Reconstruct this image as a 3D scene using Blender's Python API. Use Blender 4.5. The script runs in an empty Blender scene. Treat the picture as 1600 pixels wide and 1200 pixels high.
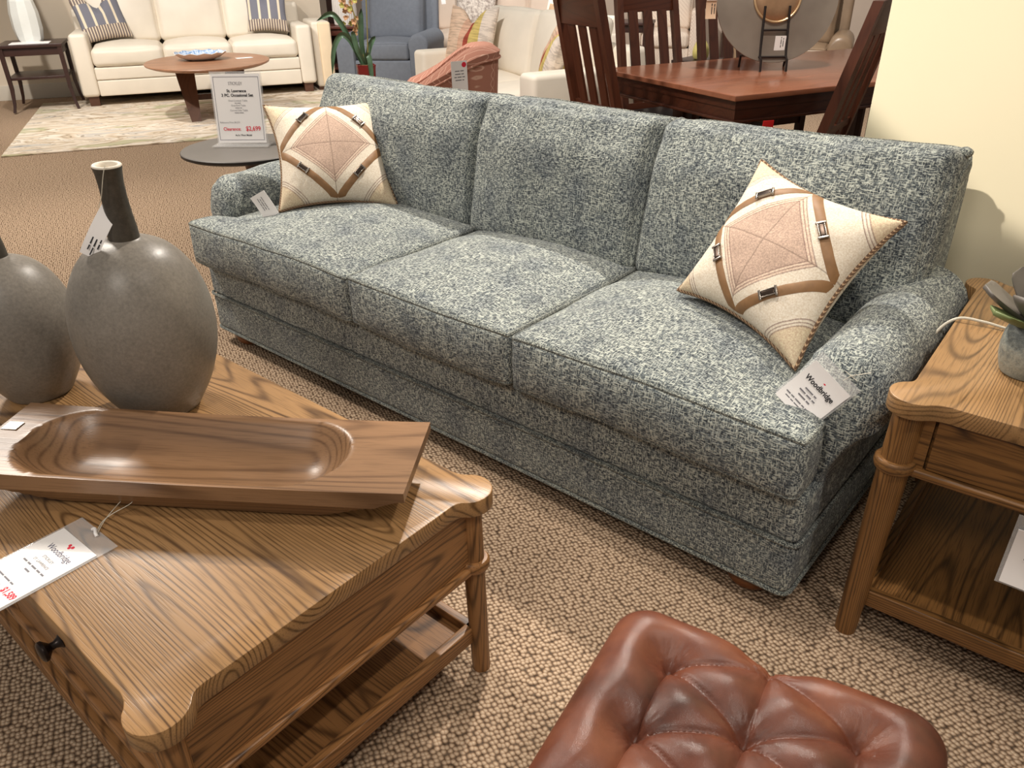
import bpy, bmesh, math, random
from mathutils import Vector, Matrix, Euler, noise
random.seed(7)
PI = math.pi
scene = bpy.context.scene
COL = scene.collection

# ------------------------------------------------------------------ helpers
def lin(c):
    c = c / 255.0
    return c / 12.92 if c <= 0.04045 else ((c + 0.055) / 1.055) ** 2.4

def rgb(r, g, b):
    return (lin(r), lin(g), lin(b), 1.0)

def smooth01(t):
    t = max(0.0, min(1.0, t))
    return t * t * (3 - 2 * t)

class MB:
    """collects verts and faces of one mesh"""
    def __init__(self):
        self.v = []
        self.f = []
        self.m = []

    def add(self, vs, fs, mi=0):
        b = len(self.v)
        self.v += [tuple(p) for p in vs]
        self.f += [tuple(i + b for i in f) for f in fs]
        self.m += [mi] * len(fs)
        return self

    def box(self, c, s, rot=None, r=0.0, mi=0, taper=None):
        """box centred at c, full size s; r>0 gives rounded edges"""
        hx, hy, hz = s[0] / 2, s[1] / 2, s[2] / 2
        M = (rot.to_matrix() if isinstance(rot, Euler) else rot) if rot is not None else Matrix.Identity(3)
        c = Vector(c)
        r = min(r, hx * .99, hy * .99, hz * .99)
        if r <= 0:
            pts = [Vector((x * hx, y * hy, z * hz)) for z in (-1, 1) for y in (-1, 1) for x in (-1, 1)]
            fs = [(0, 2, 3, 1), (4, 5, 7, 6), (0, 1, 5, 4), (2, 6, 7, 3), (0, 4, 6, 2), (1, 3, 7, 5)]
        else:
            pts, fs = rbox_raw(hx, hy, hz, r, 3)
        if taper:
            pts = [Vector((p.x * (1 + (taper - 1) * (.5 - p.z / (2 * hz))), p.y * (1 + (taper - 1) * (.5 - p.z / (2 * hz))), p.z)) for p in pts]
        return self.add([c + M @ p for p in pts], fs, mi)

    def tube(self, path, rad, n=8, closed=False, mi=0, cap=True):
        P = [Vector(p) for p in path]
        N = len(P)
        R = rad if isinstance(rad, (list, tuple)) else [rad] * N
        vs = []
        up = None
        for i in range(N):
            a = P[(i - 1) % N] if (closed or i > 0) else P[i]
            b = P[(i + 1) % N] if (closed or i < N - 1) else P[i]
            t = (b - a)
            if t.length < 1e-9:
                t = Vector((0, 0, 1))
            t.normalize()
            if up is None:
                up = t.orthogonal().normalized()
            up = (up - t * up.dot(t))
            if up.length < 1e-6:
                up = t.orthogonal()
            up.normalize()
            w = t.cross(up)
            for k in range(n):
                an = 2 * PI * k / n
                vs.append(P[i] + (up * math.cos(an) + w * math.sin(an)) * R[i])
        fs = []
        for i in range(N if closed else N - 1):
            j = (i + 1) % N
            for k in range(n):
                l = (k + 1) % n
                fs.append((i * n + k, i * n + l, j * n + l, j * n + k))
        if not closed and cap:
            fs.append(tuple(range(n - 1, -1, -1)))
            fs.append(tuple((N - 1) * n + k for k in range(n)))
        return self.add(vs, fs, mi)

    def lathe(self, prof, n=48, c=(0, 0, 0), mi=0, sx=1.0, sy=1.0, cap=True):
        c = Vector(c)
        vs = []
        for (r, z) in prof:
            for k in range(n):
                an = 2 * PI * k / n
                vs.append(c + Vector((r * math.cos(an) * sx, r * math.sin(an) * sy, z)))
        fs = []
        for i in range(len(prof) - 1):
            for k in range(n):
                l = (k + 1) % n
                fs.append((i * n + k, i * n + l, (i + 1) * n + l, (i + 1) * n + k))
        if cap:
            fs.append(tuple(range(n - 1, -1, -1)))
            fs.append(tuple((len(prof) - 1) * n + k for k in range(n)))
        return self.add(vs, fs, mi)

    def prism(self, out, z0, z1, bev=0.0, mi=0, M=None):
        """outline (ccw xy list) extruded in z, with small edge bevel"""
        n = len(out)
        def inset(d):
            res = []
            for i in range(n):
                a, b, c = Vector(out[i - 1]), Vector(out[i]), Vector(out[(i + 1) % n])
                t = (c - a)
                if t.length < 1e-9:
                    t = Vector((1, 0))
                t.normalize()
                res.append(b + Vector((-t.y, t.x)) * d)
            return res
        rings = []
        if bev > 0:
            rings = [(inset(bev), z0), (inset(bev * .3), z0 + bev * .3), (inset(0), z0 + bev), (inset(0), z1 - bev), (inset(bev * .3), z1 - bev * .3), (inset(bev), z1)]
        else:
            rings = [([Vector(p) for p in out], z0), ([Vector(p) for p in out], z1)]
        vs = []
        for o, z in rings:
            vs += [Vector((p[0], p[1], z)) for p in o]
        if M is not None:
            vs = [M @ p for p in vs]
        fs = []
        for i in range(len(rings) - 1):
            for k in range(n):
                l = (k + 1) % n
                fs.append((i * n + k, i * n + l, (i + 1) * n + l, (i + 1) * n + k))
        fs.append(tuple(range(n - 1, -1, -1)))
        fs.append(tuple((len(rings) - 1) * n + k for k in range(n)))
        return self.add(vs, fs, mi)

    def loft(self, rings, closed_ring=True, cap=True, mi=0):
        n = len(rings[0])
        vs = [p for r in rings for p in r]
        fs = []
        for i in range(len(rings) - 1):
            for k in range(n if closed_ring else n - 1):
                l = (k + 1) % n
                fs.append((i * n + k, i * n + l, (i + 1) * n + l, (i + 1) * n + k))
        if cap and closed_ring:
            fs.append(tuple(range(n - 1, -1, -1)))
            fs.append(tuple((len(rings) - 1) * n + k for k in range(n)))
        return self.add(vs, fs, mi)

    def build(self, name, mats, parent=None, smooth=True, loc=(0, 0, 0), rot=(0, 0, 0), angle=40):
        me = bpy.data.meshes.new(name)
        me.from_pydata(self.v, [], self.f)
        for m in (mats if isinstance(mats, (list, tuple)) else [mats]):
            me.materials.append(m)
        bm = bmesh.new()
        bm.from_mesh(me)
        bmesh.ops.recalc_face_normals(bm, faces=bm.faces)
        if smooth:
            for f in bm.faces:
                f.smooth = True
            ca = math.radians(angle)
            for e in bm.edges:
                if len(e.link_faces) == 2 and e.calc_face_angle(0) > ca:
                    e.smooth = False
        bm.to_mesh(me)
        bm.free()
        for p, i in zip(me.polygons, self.m):
            p.material_index = i
        o = bpy.data.objects.new(name, me)
        COL.objects.link(o)
        o.location = loc
        o.rotation_euler = rot
        if parent is not None:
            o.parent = parent
        return o

def axis_vals(h, r, n, extra=0):
    """grid lines -h..h with n lines inside each fillet"""
    v = []
    for i in range(n + 1):
        a = (i / n) * PI / 2
        v.append(-h + r * (1 - math.tan(PI / 4 * (1 - i / n))) if False else -h + r * (i / n))
    core = max(1, extra)
    for i in range(1, core):
        v.append(-h + r + (2 * h - 2 * r) * i / core)
    for i in range(n, -1, -1):
        v.append(h - r * (i / n))
    out = []
    for x in v:
        if not out or abs(x - out[-1]) > 1e-7:
            out.append(x)
    return out

def rbox_grid(hx, hy, hz, r, n, ex, ey, ez):
    X, Y, Z = axis_vals(hx, r, n, ex), axis_vals(hy, r, n, ey), axis_vals(hz, r, n, ez)
    idx, pts, fs = {}, [], []
    def vid(i, j, k):
        key = (i, j, k)
        if key not in idx:
            idx[key] = len(pts)
            pts.append((X[i], Y[j], Z[k]))
        return idx[key]
    nx, ny, nz = len(X) - 1, len(Y) - 1, len(Z) - 1
    for k in (0, nz):
        for i in range(nx):
            for j in range(ny):
                q = (vid(i, j, k), vid(i + 1, j, k), vid(i + 1, j + 1, k), vid(i, j + 1, k))
                fs.append(q if k else q[::-1])
    for j in (0, ny):
        for i in range(nx):
            for k in range(nz):
                q = (vid(i, j, k), vid(i + 1, j, k), vid(i + 1, j, k + 1), vid(i, j, k + 1))
                fs.append(q[::-1] if j else q)
    for i in (0, nx):
        for j in range(ny):
            for k in range(nz):
                q = (vid(i, j, k), vid(i, j + 1, k), vid(i, j + 1, k + 1), vid(i, j, k + 1))
                fs.append(q if i else q[::-1])
    return pts, fs

def rnd(p, hx, hy, hz, r):
    q = Vector((max(-hx + r, min(hx - r, p[0])), max(-hy + r, min(hy - r, p[1])), max(-hz + r, min(hz - r, p[2]))))
    d = Vector(p) - q
    if d.length > 1e-9:
        return q + d.normalized() * r
    return q

def rbox_raw(hx, hy, hz, r, n):
    pts, fs = rbox_grid(hx, hy, hz, r, n, 1, 1, 1)
    return [rnd(p, hx, hy, hz, r) for p in pts], fs

def cushion(hx, hy, hz, r, crown=(0.0, 0.0), bulge=0.0, n=4, ex=16, ey=14, ez=4, warp=None, wrinkle=0.0, seed=0.0, pw=1.0):
    """upholstered box cushion: returns MB, fn mapping raw surface points; crown=(top,bottom), bulge of the sides"""
    def fn(p):
        a, b, c = p[0] / hx, p[1] / hy, p[2] / hz
        q = rnd(p, hx, hy, hz, r)
        m = (max(0, 1 - a * a) * max(0, 1 - b * b)) ** pw
        q.z += (crown[0] * m * max(0, c) - crown[1] * m * max(0, -c))
        if bulge:
            q.y += bulge * max(0, 1 - c * c) * (1 - a ** 4) * b * abs(b)
            q.x += bulge * max(0, 1 - c * c) * (1 - b ** 4) * a * abs(a)
        if wrinkle:
            w = noise.noise(Vector((q.x * 6 + seed, q.y * 6, q.z * 6 + seed))) * wrinkle
            w += noise.noise(Vector((q.x * 17 + seed, q.y * 17, q.z * 17))) * wrinkle * .35
            q += Vector((a * .4, b * .6, c)).normalized() * w
        if warp:
            q = warp(q)
        return q
    pts, fs = rbox_grid(hx, hy, hz, r, n, ex, ey, ez)
    mb = MB()
    mb.add([fn(p) for p in pts], fs)
    return mb, fn

def perimeter(hx, hy, z, n=24, r=0.02):
    """raw points along the edge of the top face"""
    pts = []
    for i in range(n):
        pts.append((-hx + 2 * hx * i / n, -hy, z))
    for i in range(n):
        pts.append((hx, -hy + 2 * hy * i / n, z))
    for i in range(n):
        pts.append((hx - 2 * hx * i / n, hy, z))
    for i in range(n):
        pts.append((-hx, hy - 2 * hy * i / n, z))
    return pts

def catmull(pts, n=6, closed=False):
    P = [Vector(p) for p in pts]
    out = []
    N = len(P)
    for i in range(N if closed else N - 1):
        g = (lambda k: P[k % N]) if closed else (lambda k: P[max(0, min(N - 1, k))])
        a, b, c, d = g(i - 1), g(i), g(i + 1), g(i + 2)
        for k in range(n):
            t = k / n
            out.append(.5 * ((2 * b) + (c - a) * t + (2 * a - 5 * b + 4 * c - d) * t * t + (3 * b - a - 3 * c + d) * t ** 3))
    if not closed:
        out.append(P[-1])
    return out

def thing(name, label, cat, loc=(0, 0, 0), rz=0.0, group=None, rot=None):
    o = bpy.data.objects.new(name, None)
    COL.objects.link(o)
    o.empty_display_size = 0.05
    o.location = loc
    o.rotation_euler = rot if rot else (0, 0, rz)
    o['label'] = label
    o['category'] = cat
    if group:
        o['group'] = group
    return o

def tag(o, label, cat, group=None):
    o['label'] = label
    o['category'] = cat
    if group:
        o['group'] = group
    return o

def struct(o):
    o['kind'] = 'structure'
    return o

def kids(o):
    return [c for c in bpy.data.objects if c.parent == o]

def dup(root, loc, rz, label, group=None):
    def cp(o, par):
        c = o.copy()
        COL.objects.link(c)
        if par is not None:
            c.parent = par
        for k in kids(o):
            cp(k, c)
        return c
    r = cp(root, None)
    r.location = loc
    r.rotation_euler = (0, 0, rz)
    r['label'] = label
    if group:
        r['group'] = group
    return r

def text_mesh(body, size, mat, parent, loc, rot=(0, 0, 0), name='lettering', align='CENTER', bold=0.0, sx=1.0, lift=0.0002):
    cu = bpy.data.curves.new(name, 'FONT')
    cu.body = body
    cu.size = size
    cu.align_x = align
    cu.align_y = 'CENTER'
    cu.offset = bold
    cu.resolution_u = 3
    t = bpy.data.objects.new('font_tmp', cu)
    COL.objects.link(t)
    bpy.context.view_layer.update()
    me = bpy.data.meshes.new_from_object(t.evaluated_get(bpy.context.evaluated_depsgraph_get()))
    bpy.data.objects.remove(t)
    bpy.data.curves.remove(cu)
    me.materials.clear()
    me.materials.append(mat)
    for v in me.vertices:
        v.co.x *= sx
        v.co.z += lift
    o = bpy.data.objects.new(name, me)
    COL.objects.link(o)
    o.location = loc
    o.rotation_euler = rot
    if parent is not None:
        o.parent = parent
    return o

def fine_print(lines, h, mat, parent, loc, rot=(0, 0, 0), seed=1):
    """rows of tiny illegible print: word-length dashes; lines = row lengths"""
    rr = random.Random(seed)
    m = MB()
    for k, L in enumerate(lines):
        x = -L / 2
        y = -k * h * 1.9
        while x < L / 2 - h:
            wl = min(L / 2 - x, h * rr.uniform(1.6, 5.0))
            m.add([(x, y - h * .3, 0), (x + wl, y - h * .3, 0), (x + wl, y + h * .3, 0), (x, y + h * .3, 0)], [(0, 1, 2, 3)])
            x += wl + h * .6
    return m.build('fine_print', mat, parent, smooth=False, loc=loc, rot=rot)
# ------------------------------------------------------------------ materials
class NT:
    def __init__(self, name):
        self.mat = bpy.data.materials.new(name)
        self.mat.use_nodes = True
        self.t = self.mat.node_tree
        self.b = self.t.nodes['Principled BSDF']
        self.tc = None

    def n(self, typ, **kw):
        nd = self.t.nodes.new(typ)
        for k, v in kw.items():
            setattr(nd, k, v)
        return nd

    def link(self, a, b):
        self.t.links.new(a, b)

    def obj(self, scale=(1, 1, 1), rot=(0, 0, 0), loc=(0, 0, 0)):
        if self.tc is None:
            self.tc = self.n('ShaderNodeTexCoord')
        m = self.n('ShaderNodeMapping')
        m.inputs['Scale'].default_value = scale
        m.inputs['Rotation'].default_value = rot
        m.inputs['Location'].default_value = loc
        self.link(self.tc.outputs['Object'], m.inputs['Vector'])
        return m.outputs['Vector']

    def noise(self, vec, scale=1.0, detail=2.0, rough=0.5, dist=0.0):
        nd = self.n('ShaderNodeTexNoise')
        nd.inputs['Scale'].default_value = scale
        nd.inputs['Detail'].default_value = detail
        nd.inputs['Roughness'].default_value = rough
        nd.inputs['Distortion'].default_value = dist
        self.link(vec, nd.inputs['Vector'])
        return nd.outputs['Fac']

    def voro(self, vec, scale, rand=1.0, feature='F1', out='Distance'):
        nd = self.n('ShaderNodeTexVoronoi', feature=feature)
        nd.inputs['Scale'].default_value = scale
        nd.inputs['Randomness'].default_value = rand
        self.link(vec, nd.inputs['Vector'])
        return nd.outputs[out]

    def math(self, op, a, b=None, c=None, clamp=False):
        nd = self.n('ShaderNodeMath', operation=op)
        nd.use_clamp = clamp
        for i, x in enumerate((a, b, c)):
            if x is None:
                continue
            if isinstance(x, (int, float)):
                nd.inputs[i].default_value = x
            else:
                self.link(x, nd.inputs[i])
        return nd.outputs[0]

    def ramp(self, fac, stops, mode='LINEAR'):
        nd = self.n('ShaderNodeValToRGB')
        cr = nd.color_ramp
        cr.interpolation = mode
        while len(cr.elements) < len(stops):
            cr.elements.new(0.5)
        for e, (p, c) in zip(cr.elements, stops):
            e.position = p
            e.color = c if not isinstance(c, (int, float)) else (c, c, c, 1)
        self.link(fac, nd.inputs['Fac'])
        return nd.outputs['Color']

    def mix(self, fac, a, b, mode='MIX'):
        nd = self.n('ShaderNodeMix', data_type='RGBA', blend_type=mode)
        for i, x in ((0, fac), (6, a), (7, b)):
            if isinstance(x, (int, float)):
                nd.inputs[i].default_value = x
            elif isinstance(x, tuple):
                nd.inputs[i].default_value = x
            else:
                self.link(x, nd.inputs[i])
        return nd.outputs[2]

    def sep(self, vec):
        nd = self.n('ShaderNodeSeparateXYZ')
        self.link(vec, nd.inputs[0])
        return nd.outputs

    def bump(self, h, strength=0.3, dist=0.002):
        nd = self.n('ShaderNodeBump')
        nd.inputs['Strength'].default_value = strength
        nd.inputs['Distance'].default_value = dist
        self.link(h, nd.inputs['Height'])
        self.link(nd.outputs['Normal'], self.b.inputs['Normal'])

    def set(self, color=None, rough=None, metal=None, spec=None, **kw):
        for key, x in (('Base Color', color), ('Roughness', rough), ('Metallic', metal), ('Specular IOR Level', spec)):
            if x is None:
                continue
            if isinstance(x, (int, float, tuple)):
                self.b.inputs[key].default_value = x
            else:
                self.link(x, self.b.inputs[key])
        for k, x in kw.items():
            self.b.inputs[k.replace('_', ' ')].default_value = x
        return self.mat

def plain(name, col, rough=0.6, var=0.08, scale=8.0, metal=0.0, spec=0.5, bump=0.0, bscale=200.0):
    t = NT(name)
    n = t.noise(t.obj(), scale, 3.0)
    dark = tuple(c * (1 - var) for c in col[:3]) + (1,)
    light = tuple(min(1, c * (1 + var)) for c in col[:3]) + (1,)
    t.set(t.ramp(n, [(0.3, dark), (0.7, light)]), rough, metal, spec)
    if bump:
        t.bump(t.noise(t.obj(), bscale, 2.0), bump, 0.001)
    return t.mat

def wood(name, base, dark, axis=0, rough=0.42, freq=34.0, stretch=0.16, line=0.5, off=(0, 0, 0), pores=0.5, fine=1.0):
    t = NT(name)
    s = [1.0, 1.0, 1.0]
    s[axis] = stretch
    vec = t.obj(tuple(s), loc=off)
    n = t.noise(vec, 4.2, 0.8, 0.4, 0.0)
    rings = t.math('SINE', t.math('MULTIPLY', n, freq * 9.0))
    wig = t.noise(t.obj(tuple(3.0 if i == axis else 30.0 for i in range(3))), 2.0, 3.0)
    lines = t.math('POWER', t.math('MULTIPLY_ADD', rings, 0.5, 0.5), 4.0)
    lines = t.math('MULTIPLY', lines, t.math('MULTIPLY_ADD', wig, 1.4, 0.1), clamp=True)
    ps = tuple(14.0 if i == axis else 420.0 for i in range(3))
    pore = t.ramp(t.noise(t.obj(ps), fine, 1.0), [(0.52, 0.0), (0.68, 1.0)])
    big = t.noise(t.obj(tuple(1.2 if i == axis else 5.0 for i in range(3)), loc=off), 1.6, 2.0)
    c0 = t.ramp(big, [(0.3, tuple(x * .84 for x in base[:3]) + (1,)), (0.7, tuple(min(1, x * 1.12) for x in base[:3]) + (1,))])
    c1 = t.mix(t.math('MULTIPLY', lines, line), c0, dark)
    c2 = t.mix(t.math('MULTIPLY', pore, pores), c1, tuple(x * .8 for x in dark[:3]) + (1,))
    t.set(c2, rough, 0.0, 0.45)
    t.bump(t.math('ADD', t.math('MULTIPLY', pore, -0.6), t.math('MULTIPLY', lines, -0.4)), 0.12, 0.001)
    return t.mat

OAK = rgb(150, 106, 64)
OAKD = rgb(72, 46, 24)
oak = [wood('oak_grain_' + 'xyz'[a], OAK, OAKD, a, line=0.95, stretch=0.12, freq=42) for a in range(3)]
oak_top = wood('oak_table_top', rgb(162, 124, 82), rgb(78, 53, 30), 0, rough=0.34, freq=54, stretch=0.11, line=0.95, pores=0.35)
oak_end = [wood('oak_end_table_' + 'xyz'[a], rgb(132, 92, 50), rgb(58, 37, 18), a, line=0.95, freq=42, stretch=0.12, rough=0.42, off=(3, 1, 2)) for a in range(3)]
oak_end_top = wood('oak_end_table_top', rgb(158, 121, 79), rgb(76, 52, 29), 1, rough=0.4, freq=46, stretch=0.09, line=0.85, off=(1.7, 0.4, 0), pores=0.35)
bowl_wood = wood('pine_bowl', rgb(138, 104, 74), rgb(78, 52, 32), 0, rough=0.34, freq=26, stretch=0.08, line=0.7, off=(0, 5, 1), pores=0.25)
cherry = [wood('cherry_' + 'xyz'[a], rgb(80, 42, 27), rgb(48, 22, 13), a, rough=0.3, freq=14, line=0.5, pores=0.2, off=(a, 2, 3)) for a in range(3)]
cherry_top = wood('cherry_top', rgb(160, 102, 76), rgb(128, 76, 54), 0, rough=0.17, freq=8, line=0.35, pores=0.15)
walnut = wood('walnut_brown', rgb(160, 116, 88), rgb(110, 74, 54), 0, rough=0.4, freq=14, line=0.4, pores=0.2)
walnut_dark = wood('walnut_dark', rgb(92, 60, 42), rgb(58, 36, 24), 2, rough=0.4, freq=14, line=0.4, pores=0.2)
espresso = plain('espresso_stain', rgb(54, 34, 30), 0.35, 0.15)
mahogany = plain('mahogany_stain', rgb(96, 50, 38), 0.35, 0.15)
foot_wood = wood('sofa_foot_wood', rgb(110, 66, 34), rgb(60, 32, 14), 0, rough=0.3, freq=12)
block_foot = plain('block_foot_brown', rgb(84, 54, 40), 0.4)

# blue grey tweed of the big sofa
def tweed(name, dark, mid, light, L=80.0, T=370.0):
    t = NT(name)
    a = t.noise(t.obj((L, T, T)), 1.0, 1.5, 0.55)
    b = t.noise(t.obj((T, L, L), loc=(5, 3, 1)), 1.0, 1.5, 0.55)
    c = t.noise(t.obj((L * 1.4, T * 1.2, T * 1.2), loc=(9, 1, 4)), 1.0, 1.5, 0.55)
    d = t.noise(t.obj((T * 1.2, L * 1.4, L * 1.4), loc=(2, 7, 8)), 1.0, 1.5, 0.55)
    p = t.noise(t.obj(), 8.0, 3.0)
    base = t.ramp(p, [(0.35, tuple(x * .88 for x in mid[:3]) + (1,)), (0.65, tuple(x * 1.12 for x in mid[:3]) + (1,))])
    col = t.mix(t.ramp(c, [(0.5, 0.0), (0.6, 0.92)]), base, dark)
    col = t.mix(t.ramp(d, [(0.52, 0.0), (0.62, 0.85)]), col, tuple(x * 1.5 for x in dark[:3]) + (1,))
    col = t.mix(t.ramp(b, [(0.53, 0.0), (0.64, 0.8)]), col, light)
    col = t.mix(t.ramp(a, [(0.52, 0.0), (0.63, 0.88)]), col, light)
    blue = t.ramp(t.noise(t.obj((11, 11, 11), loc=(2, 2, 2)), 1.0, 2.0), [(0.45, 0.0), (0.7, 0.5)])
    col = t.mix(blue, col, rgb(156, 164, 184), 'MULTIPLY')
    t.set(col, 0.95, 0.0, 0.15)
    t.b.inputs['Sheen Weight'].default_value = 0.12
    t.bump(t.math('ADD', a, b), 0.6, 0.004)
    return t.mat

tweed_sofa = tweed('tweed_sage_navy', rgb(40, 45, 52), rgb(106, 113, 114), rgb(192, 196, 186))
tweed_welt = tweed('tweed_welt', rgb(38, 42, 46), rgb(92, 97, 95), rgb(178, 180, 168), 200.0, 420.0)

# woven loop carpet
def carpet():
    t = NT('loop_carpet')
    v = t.obj((1.0, 1.15, 1.0), rot=(0, 0, math.radians(28)))
    wob = t.n('ShaderNodeVectorMath', operation='ADD')
    nz = t.n('ShaderNodeTexNoise')
    nz.inputs['Scale'].default_value = 25.0
    t.link(v, nz.inputs['Vector'])
    sc = t.n('ShaderNodeVectorMath', operation='SCALE')
    sc.inputs['Scale'].default_value = 0.006
    t.link(nz.outputs['Color'], sc.inputs[0])
    t.link(v, wob.inputs[0])
    t.link(sc.outputs[0], wob.inputs[1])
    vo = t.n('ShaderNodeTexVoronoi', voronoi_dimensions='2D', feature='F1')
    vo.inputs['Scale'].default_value = 92.0
    vo.inputs['Randomness'].default_value = 0.5
    t.link(wob.outputs[0], vo.inputs['Vector'])
    d = vo.outputs['Distance']
    tone = t.noise(t.obj(), 90.0, 2.0)
    c = t.ramp(d, [(0.0, rgb(214, 194, 170)), (0.32, rgb(184, 157, 130)), (0.52, rgb(112, 88, 68)), (0.74, rgb(42, 31, 25))])
    c = t.mix(0.22, c, t.ramp(tone, [(0.35, rgb(112, 92, 74)), (0.65, rgb(194, 170, 146))]))
    t.set(c, 0.95, 0.0, 0.1)
    t.bump(t.math('SUBTRACT', 1.0, d), 0.9, 0.006)
    return t.mat

carpet_mat = carpet()

def rug_mat():
    t = NT('abstract_rug')
    n1 = t.noise(t.obj((0.55, 1.6, 1)), 1.6, 4.0, 0.55, 1.6)
    n2 = t.noise(t.obj((0.7, 1.5, 1), loc=(4, 2, 0)), 1.3, 2.0, 0.5, 1.0)
    c = t.ramp(n1, [(0.28, rgb(158, 160, 162)), (0.40, rgb(222, 210, 194)), (0.47, rgb(196, 176, 150)), (0.53, rgb(228, 218, 204)), (0.60, rgb(206, 188, 164)), (0.70, rgb(184, 182, 178))])
    g = t.ramp(n2, [(0.57, 0.0), (0.61, 0.85), (0.67, 0.0)])
    c = t.mix(g, c, rgb(172, 172, 132))
    ln = t.math('SINE', t.math('MULTIPLY', n1, 70.0))
    c = t.mix(t.ramp(ln, [(0.8, 0.0), (1.0, 0.65)]), c, rgb(126, 112, 96))
    t.set(c, 0.95, 0, 0.1)
    return t.mat

rug = rug_mat()
wall_cream = plain('wall_paint_cream', rgb(230, 220, 190), 0.8, 0.02, 2.0, bump=0.05, bscale=300)
wall_beige = plain('wall_paint_beige', rgb(214, 200, 180), 0.8, 0.02, 2.0)
wall_dark = plain('wall_far_taupe', rgb(196, 178, 162), 0.8, 0.05, 2.0)
trim_white = plain('trim_paint', rgb(206, 198, 184), 0.5, 0.02)
ivory = plain('ivory_leather', rgb(226, 216, 200), 0.5, 0.03, 6.0, bump=0.25, bscale=18)
white_fab = plain('white_linen', rgb(236, 226, 210), 0.85, 0.03, 6.0)
grey_beige = plain('beige_linen', rgb(206, 188, 172), 0.85, 0.04, 6.0)
slate_fab = plain('slate_blue_fabric', rgb(100, 105, 114), 0.85, 0.06, 30.0)
olive_leather = plain('olive_leather', rgb(142, 118, 94), 0.36, 0.16, 6.0, bump=0.2, bscale=14)
black_leather = plain('black_leather', rgb(26, 22, 22), 0.4, 0.1)
black_void = plain('sofa_underside_cloth', rgb(24, 24, 26), 0.9, 0.1)
paper = plain('card_white', rgb(244, 240, 238), 0.6, 0.01)
paper_tan = plain('card_tan', rgb(214, 180, 150), 0.6, 0.02)
ink = plain('ink_black', rgb(30, 28, 34), 0.7, 0.02)
ink_grey = plain('ink_grey', rgb(120, 118, 124), 0.7, 0.02)
ink_red = plain('ink_red', rgb(222, 40, 66), 0.7, 0.02)
ink_navy = plain('ink_navy', rgb(56, 58, 96), 0.7, 0.02)
red_card = plain('red_card', rgb(206, 28, 30), 0.5, 0.05)
dark_metal = plain('dark_bronze', rgb(52, 44, 42), 0.35, 0.1, metal=0.7)
black_iron = plain('black_iron', rgb(44, 36, 34), 0.45, 0.1, metal=0.5)
nickel = plain('buckle_nickel', rgb(150, 142, 134), 0.25, 0.1, metal=0.9)
buckle_dark = plain('buckle_dark', rgb(70, 58, 50), 0.3, 0.1, metal=0.8)
strap_mat = plain('strap_brown', rgb(134, 98, 62), 0.6, 0.1, 60.0)
slate_top = plain('slate_grey_laminate', rgb(118, 113, 108), 0.45, 0.04)
rubber_black = plain('edge_black', rgb(34, 30, 28), 0.5)
cord_white = plain('cord_clear', rgb(212, 206, 190), 0.35, 0.03)
silver_patch = plain('silver_label', rgb(176, 172, 166), 0.35, 0.3, 120.0, metal=0.4)

def acrylic(name, tint=(1, 1, 1, 1), a=0.18):
    t = NT(name)
    t.set(tint, 0.05, 0, 0.5)
    t.b.inputs['Alpha'].default_value = a
    return t.mat
clear = acrylic('clear_plastic', (0.9, 0.9, 0.9, 1), 0.22)

def glass():
    t = NT('lamp_glass')
    t.set((0.85, 0.88, 0.86, 1), 0.05, 0, 0.5)
    t.b.inputs['Transmission Weight'].default_value = 0.8
    return t.mat
glass_mat = glass()

def stone(name, base, var=0.16, rough=0.42, scale=150.0):
    t = NT(name)
    v = t.obj()
    n = t.noise(v, scale, 4.0, 0.7)
    m = t.noise(v, 9.0, 4.0, 0.6)
    s = t.math('ADD', t.math('MULTIPLY', n, 0.6), t.math('MULTIPLY', m, 0.4))
    t.set(t.ramp(s, [(0.34, tuple(x * (1 - 2 * var) for x in base[:3]) + (1,)), (0.5, base), (0.66, tuple(x * (1 + 2 * var) for x in base[:3]) + (1,))]), t.ramp(m, [(0.3, rough - .05), (0.7, rough + .1)]), 0, 0.45)
    t.bump(n, 0.12, 0.002)
    return t.mat
vase_mat = stone('pewter_ceramic', rgb(128, 121, 112), 0.13, 0.36)
vase_neck = stone('dark_neck_glaze', rgb(66, 60, 52), 0.2, 0.38, 90.0)
rim_mat = plain('rim_chalk', rgb(226, 216, 200), 0.6, 0.05)

def leather_brown():
    t = NT('cognac_leather')
    v = t.obj()
    n = t.noise(v, 7.0, 5.0, 0.6)
    c = t.ramp(n, [(0.3, rgb(66, 35, 25)), (0.5, rgb(104, 57, 40)), (0.68, rgb(130, 76, 52))])
    t.set(c, t.ramp(t.noise(v, 30.0, 3.0), [(0.3, 0.3), (0.7, 0.42)]), 0, 0.5)
    cells = t.voro(t.obj(), 700.0, 1.0, 'DISTANCE_TO_EDGE')
    cre = t.noise(t.obj((30, 30, 30)), 1.0, 6.0, 0.65, 0.6)
    t.bump(t.math('ADD', t.math('MULTIPLY', t.math('MINIMUM', cells, 0.25), 0.5), t.math('MULTIPLY', cre, 0.8)), 0.22, 0.003)
    return t.mat
cognac = leather_brown()

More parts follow.
